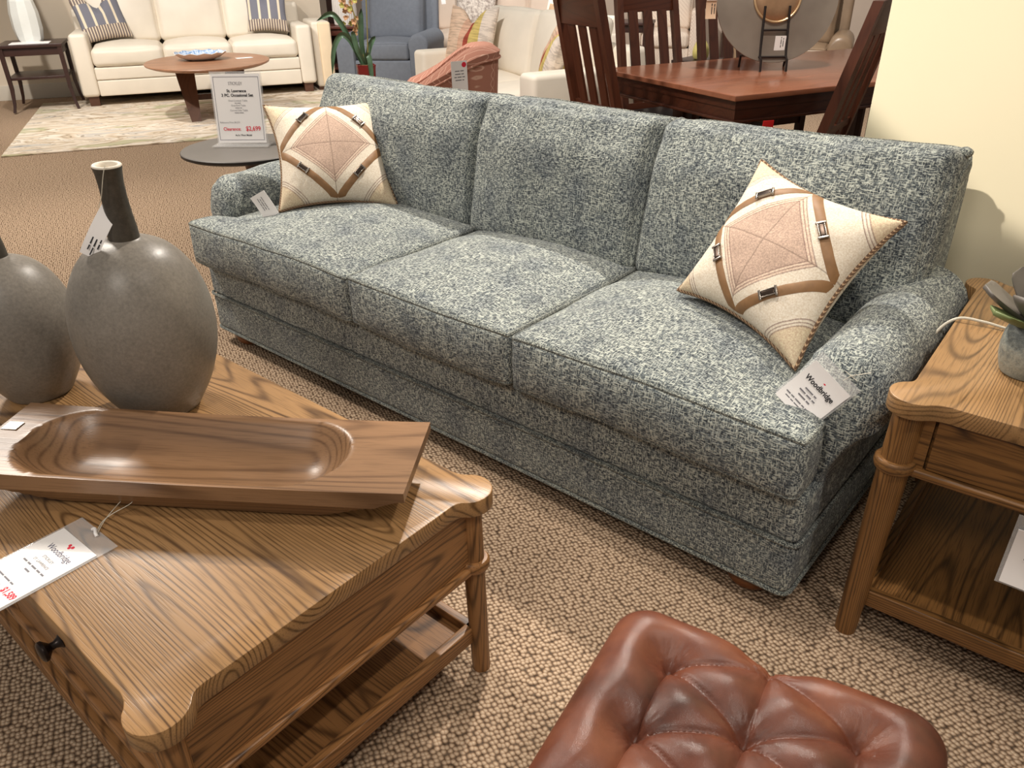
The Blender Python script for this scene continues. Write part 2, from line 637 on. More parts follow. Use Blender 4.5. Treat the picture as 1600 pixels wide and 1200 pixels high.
def pillow_front(s):
    """patchwork face: tan diamond, striped border, cream field, tan corners (object xy)"""
    t = NT('patchwork_face')
    o = t.sep(t.obj((1 / s, 1 / s, 1 / s)))
    ax, ay = t.math('ABSOLUTE', o[0]), t.math('ABSOLUTE', o[1])
    d = t.math('ADD', ax, ay)
    k = 1.7
    def st(p):
        return p / k
    cream, tan, line = rgb(216, 206, 192), rgb(178, 157, 144), rgb(120, 98, 94)
    corner, band = rgb(206, 190, 166), rgb(206, 186, 170)
    c = t.ramp(t.math('DIVIDE', d, k), [
        (0.0, tan), (st(.555), tan), (st(.557), line), (st(.578), band), (st(.60), band), (st(.603), line), (st(.624), band),
        (st(.646), band), (st(.649), line), (st(.67), cream), (st(1.33), cream), (st(1.333), line), (st(1.355), cream),
        (st(1.375), cream), (st(1.378), line), (st(1.40), cream), (st(1.42), cream), (st(1.423), line), (st(1.445), corner)], 'LINEAR')
    mott = t.noise(t.obj(), 260.0, 3.0, 0.7)
    c = t.mix(0.35, c, t.ramp(mott, [(0.35, rgb(120, 100, 88)), (0.65, rgb(250, 240, 226))]), 'OVERLAY')
    seam = t.math('MINIMUM', ax, ay)
    c = t.mix(t.ramp(seam, [(0.003, 0.6), (0.011, 0.0)]), c, rgb(118, 100, 88))
    t.set(c, 0.92, 0, 0.12)
    t.bump(t.math('ADD', t.noise(t.obj(), 500.0, 1.0), t.math('MULTIPLY', t.math('MINIMUM', seam, 0.03), 30.0)), 0.2, 0.002)
    return t.mat
pillow_mat = pillow_front(0.21)

def cord_mat():
    t = NT('twisted_cord')
    o = t.sep(t.obj((1, 1, 1)))
    s = t.math('ADD', t.math('ADD', o[0], o[1]), t.math('MULTIPLY', o[2], 2.0))
    w = t.math('SINE', t.math('MULTIPLY', s, 560.0))
    t.set(t.ramp(w, [(0.35, rgb(96, 74, 58)), (0.6, rgb(176, 148, 118))]), 0.85, 0, 0.2)
    return t.mat
cord_trim = cord_mat()

def stripes_pillow():
    t = NT('navy_stripe_pillow')
    o = t.sep(t.obj())
    w = t.math('SINE', t.math('MULTIPLY', o[0], 62.0))
    f = t.math('SINE', t.math('MULTIPLY', o[0], 240.0))
    band = t.math('GREATER_THAN', t.math('ABSOLUTE', t.math('ADD', o[1], -0.01)), 0.115)
    a = t.ramp(w, [(0.7, rgb(122, 122, 132)), (0.8, rgb(226, 212, 188))])
    b = t.ramp(f, [(0.45, rgb(128, 116, 112)), (0.6, rgb(230, 214, 190))])
    t.set(t.mix(band, a, b), 0.9, 0, 0.1)
    return t.mat
stripe_pillow = stripes_pillow()

def patch_pillow():
    t = NT('pastel_patch_pillow')
    o = t.sep(t.obj())
    n = t.noise(t.obj((6, 60, 20)), 1.0, 3.0, 0.6)
    c = t.ramp(o[0], [(0.0, rgb(226, 190, 164)), (0.02, rgb(226, 190, 164)), (0.03, rgb(224, 206, 120)), (0.1, rgb(224, 206, 120)), (0.11, rgb(236, 226, 214))], 'LINEAR')
    sh = t.math('ADD', o[0], 0.0)
    c = t.ramp(t.math('ADD', sh, 0.5), [(0.3, rgb(232, 206, 184)), (0.44, rgb(228, 188, 164)), (0.505, rgb(176, 88, 74)), (0.555, rgb(226, 206, 132)), (0.62, rgb(224, 204, 130)), (0.66, rgb(238, 228, 218))], 'CONSTANT')
    c = t.mix(0.45, c, t.ramp(n, [(0.4, rgb(150, 130, 112)), (0.55, rgb(246, 236, 224))]), 'MULTIPLY')
    t.set(c, 0.9, 0, 0.1)
    return t.mat
patchwork_pastel = patch_pillow()

def fleece():
    t = NT('grey_fur')
    n = t.noise(t.obj(), 30.0, 5.0, 0.7)
    t.set(t.ramp(n, [(0.35, rgb(150, 136, 128)), (0.6, rgb(228, 218, 208))]), 0.95, 0, 0.1)
    t.bump(n, 0.8, 0.02)
    return t.mat
fur = fleece()

def trellis(name, base, line, scale=1.7):
    t = NT(name)
    o = t.sep(t.obj((scale, scale, scale)))
    h = t.math('ADD', o[0], o[1])
    w = t.math('MULTIPLY', t.math('SINE', t.math('MULTIPLY', o[2], 40.0)), 0.022)
    a = t.math('ABSOLUTE', t.math('SINE', t.math('MULTIPLY', t.math('ADD', h, w), 34.0)))
    b = t.math('ABSOLUTE', t.math('SINE', t.math('MULTIPLY', t.math('SUBTRACT', h, w), 34.0)))
    m = t.math('MINIMUM', a, b)
    t.set(t.mix(t.ramp(m, [(0.06, 1.0), (0.16, 0.0)]), base, line), 0.9, 0, 0.1)
    return t.mat
pink_fab = trellis('rose_trellis_velvet', rgb(178, 126, 108), rgb(216, 176, 156))
ikat_fab = trellis('beige_ikat', rgb(214, 198, 182), rgb(184, 164, 148), 2.0)

def gong_mat():
    t = NT('gong_bronze')
    n = t.noise(t.obj(), 5.0, 3.0)
    t.set(t.ramp(n, [(0.3, rgb(132, 120, 110)), (0.7, rgb(156, 144, 132))]), 0.45, 0.45, 0.5)
    return t.mat
gong_metal = gong_mat()
gong_boss = plain('gong_centre', rgb(168, 134, 104), 0.4, 0.1, 30.0, metal=0.5)
gong_ring = plain('gong_ring', rgb(206, 172, 132), 0.35, 0.05, metal=0.6)
yellow_glass = plain('yellow_pot', rgb(222, 208, 128), 0.25, 0.08, 30.0)
chalk_white = plain('lamp_ceramic_white', rgb(222, 224, 220), 0.3, 0.03)
pleat_white = plain('pleated_white', rgb(226, 220, 214), 0.8, 0.03)
leaf_green = plain('orchid_leaf', rgb(84, 112, 84), 0.4, 0.3, 14.0)
flower = plain('orchid_flower', rgb(206, 160, 118), 0.6, 0.25, 30.0)
flower_y = plain('orchid_flower_green', rgb(192, 184, 98), 0.6, 0.2, 30.0)
red_pot = plain('red_glaze', rgb(126, 30, 32), 0.2, 0.2, 12.0)
stem_mat = plain('stem_green', rgb(150, 140, 84), 0.6)
soil = plain('moss', rgb(92, 84, 52), 0.9, 0.3, 60.0)

def bowl_blue():
    t = NT('blue_white_glaze')
    n = t.noise(t.obj(), 26.0, 4.0, 0.6, 0.5)
    t.set(t.ramp(n, [(0.42, rgb(120, 154, 196)), (0.52, rgb(214, 222, 232)), (0.6, rgb(134, 164, 204))]), 0.2, 0, 0.5)
    return t.mat
blue_glaze = bowl_blue()
white_glaze = plain('white_glaze', rgb(232, 226, 216), 0.25, 0.03)

def succ_pot():
    t = NT('reactive_glaze')
    o = t.sep(t.obj())
    n = t.noise(t.obj(), 60.0, 5.0, 0.7)
    s = t.math('ADD', t.math('MULTIPLY', o[2], -6.0), t.math('MULTIPLY', n, 1.1))
    t.set(t.ramp(s, [(0.0, rgb(92, 98, 98)), (0.16, rgb(128, 134, 130)), (0.34, rgb(162, 164, 154)), (0.6, rgb(136, 142, 136))]), 0.45, 0, 0.4)
    t.bump(n, 0.7, 0.004)
    return t.mat
pot_glaze = succ_pot()
succ_leaf = plain('succulent_leaf', rgb(104, 98, 92), 0.45, 0.16, 18.0)
succ_green = plain('succulent_green', rgb(112, 124, 78), 0.45, 0.15, 18.0)
# ------------------------------------------------------------------ setting
m = MB()
m.add([(-14, -3, 0), (6, -3, 0), (6, 14, 0), (-14, 14, 0)], [(0, 1, 2, 3)])
struct(m.build('floor', carpet_mat))

m = MB()
m.box((1.15, 2.36, 1.4), (3.66, 0.12, 2.8))
struct(m.build('wall_right', wall_cream))
m = MB()
m.box((1.15, 2.293, 0.06), (3.6, 0.014, 0.12), r=0.004)
struct(m.build('baseboard_right', trim_white))

# ------------------------------------------------------------------ big tweed sofa
S = thing('sofa', 'large blue grey tweed three cushion sofa with rolled arms in the middle of the showroom', 'sofa', (-1.503, 1.337, 0))
W = 1.138
m = MB()
m.box((0, 0.41, 0.1265), (2 * W, 0.82, 0.143), r=0.022)
m.box((0, 0.41, 0.258), (2 * W - 0.002, 0.814, 0.128), r=0.02)
base = m.build('base', tweed_sofa, S)
m = MB()
for z, dx in ((0.198, 0.002), (0.060, 0.0)):
    w, y0, y1, r = W + dx, -dx, 0.82, 0.02
    path = [(-w, y1, z), (-w, y0 + r, z), (-w + r * .3, y0 + r * .3, z), (-w + r, y0, z), (0, y0, z), (w - r, y0, z), (w - r * .3, y0 + r * .3, z), (w, y0 + r, z), (w, y1, z)]
    m.tube(path, 0.0055, 6)
m.build('welt', tweed_welt, base)
m = MB()
m.box((0, 0.42, 0.056), (2 * W - 0.06, 0.74, 0.012))
m.build('dust_cover', black_void, base)
for sx in (-1, 1):
    for y in (0.075, 0.74):
        m = MB()
        m.lathe([(0.036, 0.0), (0.046, 0.002), (0.056, 0.012), (0.062, 0.03), (0.06, 0.044), (0.052, 0.054), (0.05, 0.06)], 32)
        m.build('foot', foot_wood, S, loc=(sx * 1.03, y, 0))

def arm_ring(s, y, pl, rise):
    pts = []
    cx, cz, R = 1.128, 0.512 + rise, 0.096
    pts += [(1.036, 0.30), (1.034, 0.36), (1.032, 0.42), (1.030, 0.465 + rise)]
    for k in range(19):
        a = math.radians(195 - k * (195 + 50) / 18)
        rr = R * (1 + pl * 0.09 * math.sin(a * 11))
        pts.append((cx + rr * math.cos(a) * 1.0, cz + rr * math.sin(a)))
    pts += [(1.168, 0.40), (1.148, 0.36), (1.140, 0.33), (1.139, 0.30)]
    out = []
    for x, z in pts:
        x2 = 1.118 + (x - 1.118) * s
        z2 = 0.30 + (z - 0.30) * (1 - (1 - s) * 0.55) if z > 0.30 else z
        q = Vector((x2, y, z2))
        w = noise.noise(Vector((x * 9, y * 9, z * 9))) * 0.004
        out.append(q + Vector((w, 0, w)))
    return out
for sx in (1, -1):
    rings = []
    yf, rr = 0.085, 0.075
    for i in range(9):
        a = i / 8 * PI / 2
        y = yf + rr * (1 - math.sin(a))
        s = 0.45 + 0.55 * math.cos(PI / 2 - a) if False else 1 - 0.62 * (1 - math.cos(PI / 2 - a + 0) if False else (1 - math.sqrt(max(0, 1 - ((yf + rr - y) / rr) ** 2))))
        rings.append((y, s))
    rings = [(yf + rr * (1 - math.cos(i / 8 * PI / 2)), math.sin(i / 8 * PI / 2)) for i in range(9)]
    R = []
    for y, s in rings:
        R.append(arm_ring(0.40 + 0.60 * s, y, max(0, 1 - abs(s - .75) * 2.4), 0.0))
    for i in range(1, 15):
        t = i / 14
        R.append(arm_ring(1.0, yf + rr + t * 0.52, 0.0, 0.022 * t))
    m = MB()
    m.loft([[Vector((sx * p.x, p.y, p.z)) for p in r] for r in R])
    a = m.build('arm', tweed_sofa, S, angle=60)

# back frame
m = MB()
prof = [(0.64, 0.30), (0.655, 0.5), (0.69, 0.74), (0.712, 0.815), (0.735, 0.842), (0.765, 0.85), (0.80, 0.835), (0.822, 0.79), (0.822, 0.5), (0.815, 0.06), (0.75, 0.06), (0.70, 0.30)]
pr = catmull([(p[0], p[1], 0) for p in prof], 4, True)
xs = [-1.128, -1.122, -1.105, -0.6, 0, 0.6, 1.105, 1.122, 1.128]
ins = [0.03, 0.01, 0, 0, 0, 0, 0, 0.01, 0.03]
cen = Vector((0.74, 0.45, 0))
m.loft([[Vector((x, p.x + (cen.x - p.x) * e * 2, p.y + (cen.y - p.y) * e)) for p in pr] for x, e in zip(xs, ins)])
m.build('back_frame', tweed_sofa, S)

# seat cushions
def seat_cushion(x0, x1, ear, seed, name='seat_cushion'):
    hx, hy, hz = (x1 - x0) / 2, 0.325, 0.075
    def warp(q):
        e = 1 - smooth01((q.y + hy - 0.095) / 0.035)
        if ear > 0:
            q.x += ear * e * smooth01((q.x / hx - 0.55) / 0.45)
        elif ear < 0:
            q.x += ear * e * smooth01((-q.x / hx - 0.55) / 0.45)
        fr = smooth01(-q.y / hy)
        q.z += 0.004 * math.sin(q.x * 7 + seed) * fr
        return q
    mb, fn = cushion(hx, hy, hz, 0.02, (0.05, 0.0), 0.012, 4, 26, 22, 4, warp, 0.005, seed, 0.8)
    o = mb.build(name, tweed_sofa, S, loc=((x0 + x1) / 2, -0.045 + hy, 0.413), angle=70)
    for z, nm in ((hz, 'top_welt'), (-hz, 'bottom_welt')):
        path = [fn(p) for p in perimeter(hx, hy, z, 40)]
        w = MB()
        w.tube(path, 0.0055, 6, True)
        w.build('welt', tweed_welt, o)
    return o
seat_cushion(-1.03, -0.243, -0.098, 1.0)
seat_cushion(-0.240, 0.383, 0, 4.0)
seat_cushion(0.386, 1.03, 0.102, 8.0)

# back cushions
def back_cushion(x0, x1, seed, dy=0.0, rz=0.0):
    hx, hy, hz = (x1 - x0) / 2, 0.222, 0.10
    def warp(q):
        top = smooth01((q.y - 0.06) / 0.16)
        q.z += 0.0045 * top * math.sin(q.x * 34 + seed) * smooth01(q.z / hz)
        q.y += 0.006 * math.sin(q.x * 6 + seed * 2) * top
        q.z -= 0.035 * top
        return q
    mb, fn = cushion(hx, hy, hz, 0.036, (0.04, 0.01), 0.007, 6, 26, 16, 4, warp, 0.006, seed, 0.6)
    o = mb.build('back_cushion', tweed_sofa, S, loc=((x0 + x1) / 2, 0.655 + dy, 0.675), rot=(math.radians(79), 0, rz), angle=80)
    path = []
    for p in perimeter(hx, hy, 0, 36):
        z = -hz * 0.55 if p[1] > hy * .98 else hz * 0.45
        if abs(p[0]) > hx * .98:
            z = hz * 0.45 - hz * 1.0 * smooth01((p[1] / hy - 0.75) / 0.25)
        path.append(fn((p[0], p[1], z)))
    w = MB()
    w.tube(path, 0.0055, 6, True)
    w.build('welt', tweed_welt, o)
    # gathered corners at the top
    for s in (-1, 1):
        c = MB()
        q = fn((s * hx * 0.985, hy * 0.985, hz * 0.1))
        c.lathe([(0.002, -0.022), (0.014, -0.016), (0.02, 0), (0.014, 0.014), (0.003, 0.02)], 14, sx=1.0, sy=0.7)
        c.build('gathered_corner', tweed_welt, o, loc=q, rot=(0.5, s * 0.9, s * 0.6))
back_cushion(-1.128, -0.272, 2.0)
back_cushion(-0.272, 0.375, 5.0, -0.012)
back_cushion(0.375, 1.13, 9.0)

# ------------------------------------------------------------------ throw pillows
def throw_pillow(label, loc, rot, corners, seed):
    T = thing('throw_pillow', label, 'pillow', loc, rot=rot, group='patchwork strap pillows on the big sofa')
    c = [Vector((x, y, 0)) for x, y in corners]
    th = 0.092
    def xy(u, v):
        u2, v2 = u * (1 - 0.15 * (1 - v * v)), v * (1 - 0.15 * (1 - u * u))
        a, b = (u2 + 1) / 2, (v2 + 1) / 2
        return c[0] * (1 - a) * (1 - b) + c[1] * a * (1 - b) + c[2] * a * b + c[3] * (1 - a) * b
    def surf(u, v, side=1, off=0.0):
        q = xy(u, v)
        h = th * (max(0, 1 - u * u) * max(0, 1 - v * v)) ** 0.42
        e = (1 - (1 - u * u) * (1 - v * v))
        h += 0.006 * noise.noise(Vector((u * 2.2 + seed, v * 2.2, side))) * (1 - u ** 4) * (1 - v ** 4)
        h += 0.004 * noise.noise(Vector((u * 7 + seed, v * 7, side))) * e * (1 - u ** 8) * (1 - v ** 8)
        return Vector((q.x, q.y, side * (h + off)))
    N = 36
    g = [math.sin(PI / 2 * (-1 + 2 * i / N)) for i in range(N + 1)]
    m = MB()
    for side in (1, -1):
        vs = [surf(u, v, side) for v in g for u in g]
        fs = [(j * (N + 1) + i, j * (N + 1) + i + 1, (j + 1) * (N + 1) + i + 1, (j + 1) * (N + 1) + i) for j in range(N) for i in range(N)]
        m.add(vs, fs)
    bd = m.build('cushion_cover', pillow_mat, T, angle=75)
    p = []
    for i in range(40):
        p.append(xy(-1 + 2 * i / 40, -1))
    for i in range(40):
        p.append(xy(1, -1 + 2 * i / 40))
    for i in range(40):
        p.append(xy(1 - 2 * i / 40, 1))
    for i in range(40):
        p.append(xy(-1, 1 - 2 * i / 40))
    w = MB()
    w.tube(p, 0.0055, 8, True)
    w.build('cord_trim', cord_trim, T)
    k = 1.02
    for su, sv in ((1, 1), (-1, 1), (-1, -1), (1, -1)):
        rows = []
        M = 30
        for i in range(M + 1):
            t = 0.02 + (k - 0.04) * i / M
            u, v = su * t, sv * (k - t)
            row = []
            en = min(1.0, 0.25 + 12 * min(i / M, 1 - i / M))
            for d in (-0.040, -0.02, 0.02, 0.040):
                d2 = d * en - (1 - en) * 0.03
                uu, vv = u + su * d2, v + sv * d2
                uu, vv = max(-.995, min(.995, uu)), max(-.995, min(.995, vv))
                row.append(surf(uu, vv, 1, 0.0028 if abs(d) < .03 else 0.0006))
            rows.append(row)
        m = MB()
        m.loft(rows, closed_ring=False, cap=False)
        st = m.build('strap', strap_mat, T)
        t = k * (0.5 + 0.06 * (su * sv))
        A = surf(su * (t - .06), sv * (k - t + .06), 1, 0.004)
        B = surf(su * (t + .06), sv * (k - t - .06), 1, 0.004)
        C = surf(su * t, sv * (k - t), 1, 0.006)
        X = (B - A).normalized()
        Z = (surf(su * t * .9, sv * (k - t) * .9, 1) - surf(su * t * 1.1, sv * (k - t) * 1.1, 1)).cross(X)
        if Z.z < 0:
            Z = -Z
        Z.normalize()
        Y = Z.cross(X)
        R = Matrix((X, Y, Z)).transposed()
        m = MB()
        m.box(C, (0.030, 0.012, 0.006), R, r=0.002)
        b = m.build('buckle', buckle_dark, st)
        m = MB()
        for s in (-1, 1):
            m.box(C + X * s * 0.019, (0.006, 0.024, 0.007), R, r=0.002)
            m.box(C + Y * s * 0.007, (0.032, 0.0025, 0.0075), R, r=0.001)
        m.build('buckle_bar', nickel, b)
    return T
PLL = throw_pillow('cream strap pillow standing upright in the far left corner of the tweed sofa', (-2.327, 1.732, 0.678), (.84, .009, .959),
             [(-.2018, -.2032), (.2083, -.2198), (.2128, .2153), (-.2134, .2108)], 3.0)
PLR = throw_pillow('cream strap pillow tipped on one corner beside the near arm of the tweed sofa', (-.643, 1.713, .672), (.834, .068, -.318),
             [(-.1858, -.1782), (.2114, -.2039), (.2043, .1808), (-.222, .2058)], 11.0)

# paper tag of the far pillow
def card(w, h, t=0.0012, bend=0.0, n=8, M=None):
    m = MB()
    vs, fs = [], []
    for s in (0, 1):
        for i in range(n + 1):
            for x in (-w / 2, w / 2):
                y = -h / 2 + h * i / n
                vs.append(Vector((x, y, s * t + bend * (y / h) ** 2 * 4 * h)))
    def ix(s, i, j):
        return s * (n + 1) * 2 + i * 2 + j
    for i in range(n):
        fs.append((ix(1, i, 0), ix(1, i, 1), ix(1, i + 1, 1), ix(1, i + 1, 0)))
        fs.append((ix(0, i, 0), ix(0, i + 1, 0), ix(0, i + 1, 1), ix(0, i, 1)))
        for j in (0, 1):
            fs.append((ix(0, i, j), ix(0, i + 1, j), ix(1, i + 1, j), ix(1, i, j)))
    for i in (0, n):
        fs.append((ix(0, i, 0), ix(0, i, 1), ix(1, i, 1), ix(1, i, 0)))
    m.add(vs, fs)
    return m

def frame_from(o, x, y):
    """matrix with origin o, x axis along x, y in the plane"""
    X = Vector(x).normalized()
    Z = X.cross(Vector(y)).normalized()
    Y = Z.cross(X)
    M = Matrix((X, Y, Z)).transposed().to_4x4()
    M.translation = Vector(o)
    return M

def place(o, M):
    o.location = M.translation
    o.rotation_euler = M.to_euler()

T = thing('price_tag', 'small white paper tag tucked under the corner of the upright pillow', 'tag')
place(T, frame_from((-2.365, 1.455, 0.553), (0.60, 0.52, 0.42), (-0.60, -0.42, 0.66)))
card(0.058, 0.088, bend=0.05).build('card', paper, T)
fine_print((0.05, 0.04, 0.05), 0.004, ink_grey, T, (0.006, 0.005, 0.0045), rot=(0, 0, -PI / 2), seed=2)
# ------------------------------------------------------------------ oak occasional tables
def lobed_outline(hx, hy, r=0.043, inx=0.014, iny=0.020):
    """rectangle whose corners swell into round ears over the legs"""
    cx, cy = hx - inx, hy - iny
    pts = []
    a0, a1 = math.radians(-48), math.radians(138)
    for i in range(15):
        a = a0 + (a1 - a0) * i / 14
        pts.append((cx + r * math.cos(a), cy + r * math.sin(a)))
    b = cx + r * math.cos(a1)
    lead = catmull([(hx, cy - r * 1.75, 0), (hx - 0.0005, cy - r * 1.38, 0), (hx + .003, cy - r * 1.0, 0), (pts[0][0], pts[0][1], 0)], 4)[:-1]
    tail = catmull([(pts[-1][0], pts[-1][1], 0), (cx - r * 1.0, hy + .003, 0), (cx - r * 1.38, hy - .0005, 0), (cx - r * 1.75, hy, 0)], 4)[1:]
    q = [(p[0], p[1]) for p in lead] + pts + [(p[0], p[1]) for p in tail]
    full = []
    full += q
    full += [(-x, y) for x, y in reversed(q)]
    full += [(-x, -y) for x, y in q]
    full += [(x, -y) for x, y in reversed(q)]
    return full

def knob_mesh():
    m = MB()
    m.lathe([(0.011, 0.0), (0.012, 0.002), (0.009, 0.005), (0.006, 0.011), (0.0065, 0.017), (0.012, 0.022), (0.017, 0.026), (0.0175, 0.031), (0.014, 0.034), (0.006, 0.0355)], 24)
    return m

def occasional_table(T, hx, hy, H, woods, top_mat, apron_z, shelf_z, leg_r, splay, lobe, front_drawers, drawer_gap, top_t=0.034):
    m = MB()
    m.prism(lobed_outline(hx, hy, lobe), H - top_t, H, 0.0022)
    m.build('tabletop', top_mat, T, angle=34)
    cx, cy = hx - 0.014, hy - 0.020
    ax, ay = cx, cy
    az0, az1 = apron_z, H - top_t
    ph = az1 - az0
    for sx in (-1, 1):
        for sy in (-1, 1):
            m = MB()
            d = Vector((sx * splay, sy * splay, 0))
            path = [Vector((sx * cx, sy * cy, 0)) + d * (1 - z / H) + Vector((0, 0, z)) for z in [i / 10 * az1 for i in range(11)]]
            rad = [leg_r[0] + (leg_r[1] - leg_r[0]) * min(1, i / 6.5) for i in range(11)]
            m.tube([path[0]] + path, [leg_r[0] * .86] + rad, 24)
            lg = m.build('leg', woods[2], T, angle=50)
            m = MB()
            zc = az0 + 0.006
            p = Vector((sx * cx, sy * cy, 0)) + d * (1 - zc / H)
            m.lathe([(leg_r[1] * .9, zc - 0.012), (leg_r[1] + 0.008, zc - 0.011), (leg_r[1] + 0.010, zc - 0.004), (leg_r[1] + 0.010, zc + 0.006), (leg_r[1] + 0.006, zc + 0.011), (leg_r[1] * .9, zc + 0.012)], 28, c=(p.x, p.y, 0))
            m.build('collar', woods[0], lg)
    # aprons
    for sx in (-1, 1):
        m = MB()
        m.box((sx * (ax - 0.004), 0, (az0 + az1) / 2), (0.022, 2 * ay, ph))
        m.build('end_apron', woods[1], T)
        m = MB()
        m.box((sx * (ax + 0.002), 0, az0), (0.032, 2 * ay - 0.02, 0.018), r=0.006)
        m.build('apron_bead', woods[1], T)
    m = MB()
    m.box((0, ay - 0.004, (az0 + az1) / 2), (2 * ax, 0.022, ph))
    m.build('rear_apron', woods[0], T)
    for sy in (-1, 1):
        m = MB()
        m.box((0, sy * (ay + 0.002), az0), (2 * ax - 0.02, 0.032, 0.018), r=0.006)
        m.build('apron_bead', woods[0], T)
    # front with drawers
    yF = -ay + 0.004
    n = front_drawers
    stile = drawer_gap
    wtot = 2 * ax - 2 * stile
    m = MB()
    m.box((0, yF + 0.008, (az0 + az1) / 2), (2 * ax, 0.008, ph))
    for x in (-ax + stile / 2, ax - stile / 2):
        m.box((x, yF, (az0 + az1) / 2), (stile, 0.022, ph))
    for i in range(1, n):
        m.box((-ax + stile + wtot * i / n, yF, (az0 + az1) / 2), (0.02, 0.022, ph))
    m.build('face_frame', woods[0], T)
    for i in range(n):
        x = -ax + stile + wtot * (i + .5) / n
        w = wtot / n - (0.028 if n > 1 else 0.010)
        m = MB()
        m.box((x, yF, (az0 + az1) / 2 + 0.002), (w, 0.022, ph - 0.016), r=0.002)
        d = m.build('drawer', woods[0], T)
        knob_mesh().build('knob', dark_metal, d, loc=(x * 0.88 if n > 1 else x, yF - 0.010, (az0 + az1) / 2 + 0.010), rot=(PI / 2, 0, 0))
    # shelf tray
    m = MB()
    m.box((0, 0, shelf_z - 0.006), (2 * ax - 0.03, 2 * ay - 0.03, 0.014))
    m.build('shelf', woods[1] if hy > hx else woods[0], T)
    for sx in (-1, 1):
        m = MB()
        m.box((sx * (ax - 0.006), 0, shelf_z + 0.002), (0.02, 2 * ay, 0.04), r=0.003)
        m.build('shelf_rail', woods[1], T)
    for sy in (-1, 1):
        m = MB()
        m.box((0, sy * (ay - 0.006), shelf_z + 0.002), (2 * ax, 0.02, 0.04), r=0.003)
        m.build('shelf_rail', woods[0], T)

CT = thing('coffee_table', 'rectangular oak coffee table with eared corners holding two vases and a wooden bowl', 'coffee table', (-1.338, 0.498, 0), math.radians(0.77))
occasional_table(CT, 0.56, 0.318, 0.46, oak, oak_top, 0.282, 0.10, (0.0185, 0.0205), 0.006, 0.043, 2, 0.04)
ET = thing('end_table', 'oak end table with eared corners and one drawer standing beside the near sofa arm', 'end table', (0.030, 1.747, 0), math.radians(2.22))
occasional_table(ET, 0.292, 0.350, 0.592, oak_end, oak_end_top, 0.436, 0.095, (0.0215, 0.029), 0.010, 0.045, 1, 0.045)

# ------------------------------------------------------------------ vases
def bottle_vase(label, loc, scale, tilt):
    V = thing('bottle_vase', label, 'vase', loc, rot=tilt, group='bottle vases on the coffee table')
    body = [(0.068, 0.0), (0.076, 0.002), (0.088, 0.022), (0.106, 0.055), (0.122, 0.098), (0.133, 0.145), (0.1365, 0.19), (0.133, 0.235), (0.122, 0.278), (0.103, 0.318), (0.078, 0.348), (0.052, 0.364), (0.033, 0.371), (0.0275, 0.3745)]
    pr = [(p.x, p.y) for p in catmull([(r, z, 0) for r, z in body], 4)]
    m = MB()
    m.lathe([(0.0, 0.0015)] + [(r * scale, z * scale) for r, z in pr] + [(0.01, 0.3745 * scale)], 64, cap=False)
    b = m.build('body', vase_mat, V, angle=60)
    neck = [(0.0282, 0.372), (0.0275, 0.39), (0.0245, 0.42), (0.0225, 0.45), (0.0222, 0.475), (0.0238, 0.498), (0.0258, 0.509), (0.0248, 0.5105)]
    m = MB()
    m.lathe([(r * scale, z * scale) for r, z in [(p.x, p.y) for p in catmull([(r, z, 0) for r, z in neck], 4)]], 40, cap=False)
    n = m.build('neck', vase_neck, V, angle=60)
    m = MB()
    m.lathe([(r * scale, z * scale) for r, z in [(0.0256, 0.509), (0.0258, 0.5115), (0.0245, 0.5135), (0.021, 0.5135), (0.018, 0.5115), (0.0165, 0.5), (0.016, 0.44), (0.001, 0.43)]], 40, cap=False)
    m.build('rim', rim_mat, V, angle=60)
    return V
bottle_vase('taller grey ceramic bottle vase with a paper tag on its thin neck', (-1.511, 0.606, 0.4635), 1.0, (0, 0.05, 0))
bottle_vase('shorter round grey ceramic vase at the far end of the coffee table', (-1.782, 0.462, 0.4605), 0.84, (0, 0.0, 0))

T = thing('hang_tag', 'white paper tag hanging on a thread from the neck of the taller vase', 'tag')
place(T, frame_from((-1.488, 0.563, 0.862), (0.62, 0.56, -0.50), (-0.12, 0.40, 1.0)))
card(0.032, 0.105, bend=-0.08).build('card', paper, T)
fine_print((0.045, 0.06, 0.03), 0.004, ink, T, (-0.004, -0.018, 0.0006), rot=(0, 0, PI / 2), seed=3)
m = MB()
Mi = frame_from((-1.488, 0.563, 0.862), (0.62, 0.56, -0.50), (-0.12, 0.40, 1.0)).inverted()
m.tube(catmull([Mi @ Vector(q) for q in ((-1.480, 0.570, 0.905), (-1.468, 0.575, 0.925), (-1.4625, 0.583, 0.955), (-1.461, 0.592, 0.978), (-1.468, 0.6, 0.977))], 5), 0.0007, 5)
m.build('thread', cord_white, T)

# ------------------------------------------------------------------ dough bowl
B = thing('dough_bowl', 'long carved wooden dough bowl with flat ends on the coffee table', 'bowl', (-1.168, 0.507, 0.4605), math.radians(34.2))
L, Wd, Ht = 0.79, 0.222, 0.084
def cav(x, y):
    cx = -0.028
    hl, hw = 0.302, 0.102
    ex = max(0, abs(x - cx) - (hl - hw)) / hw
    d = math.sqrt(ex * ex + (y / hw) ** 2)
    return (1 - d ** 2.6) ** 1.15 if d < 1 else 0.0
def under(x, y):
    e = abs(x) / (L / 2)
    s = abs(y) / (Wd / 2)
    rise = smooth01((e - 0.50) / 0.55) * 0.076
    return min(Ht - 0.012, max(rise, 0.058 * smooth01((s - 0.55) / 0.5)))
nx, ny = 120, 40
top, bot = [], []
for j in range(ny + 1):
    y = -Wd / 2 + Wd * j / ny
    for i in range(nx + 1):
        x = -L / 2 + L * i / nx
        y2 = y * (1 - 0.02 * (x / (L / 2)))
        sag = 0.006 * (abs(x) / (L / 2)) ** 2
        top.append((x, y2, Ht + sag - 0.060 * cav(x, y)))
        bot.append((x, y2, min(under(x, y), top[-1][2] - 0.012)))
m = MB()
f = []
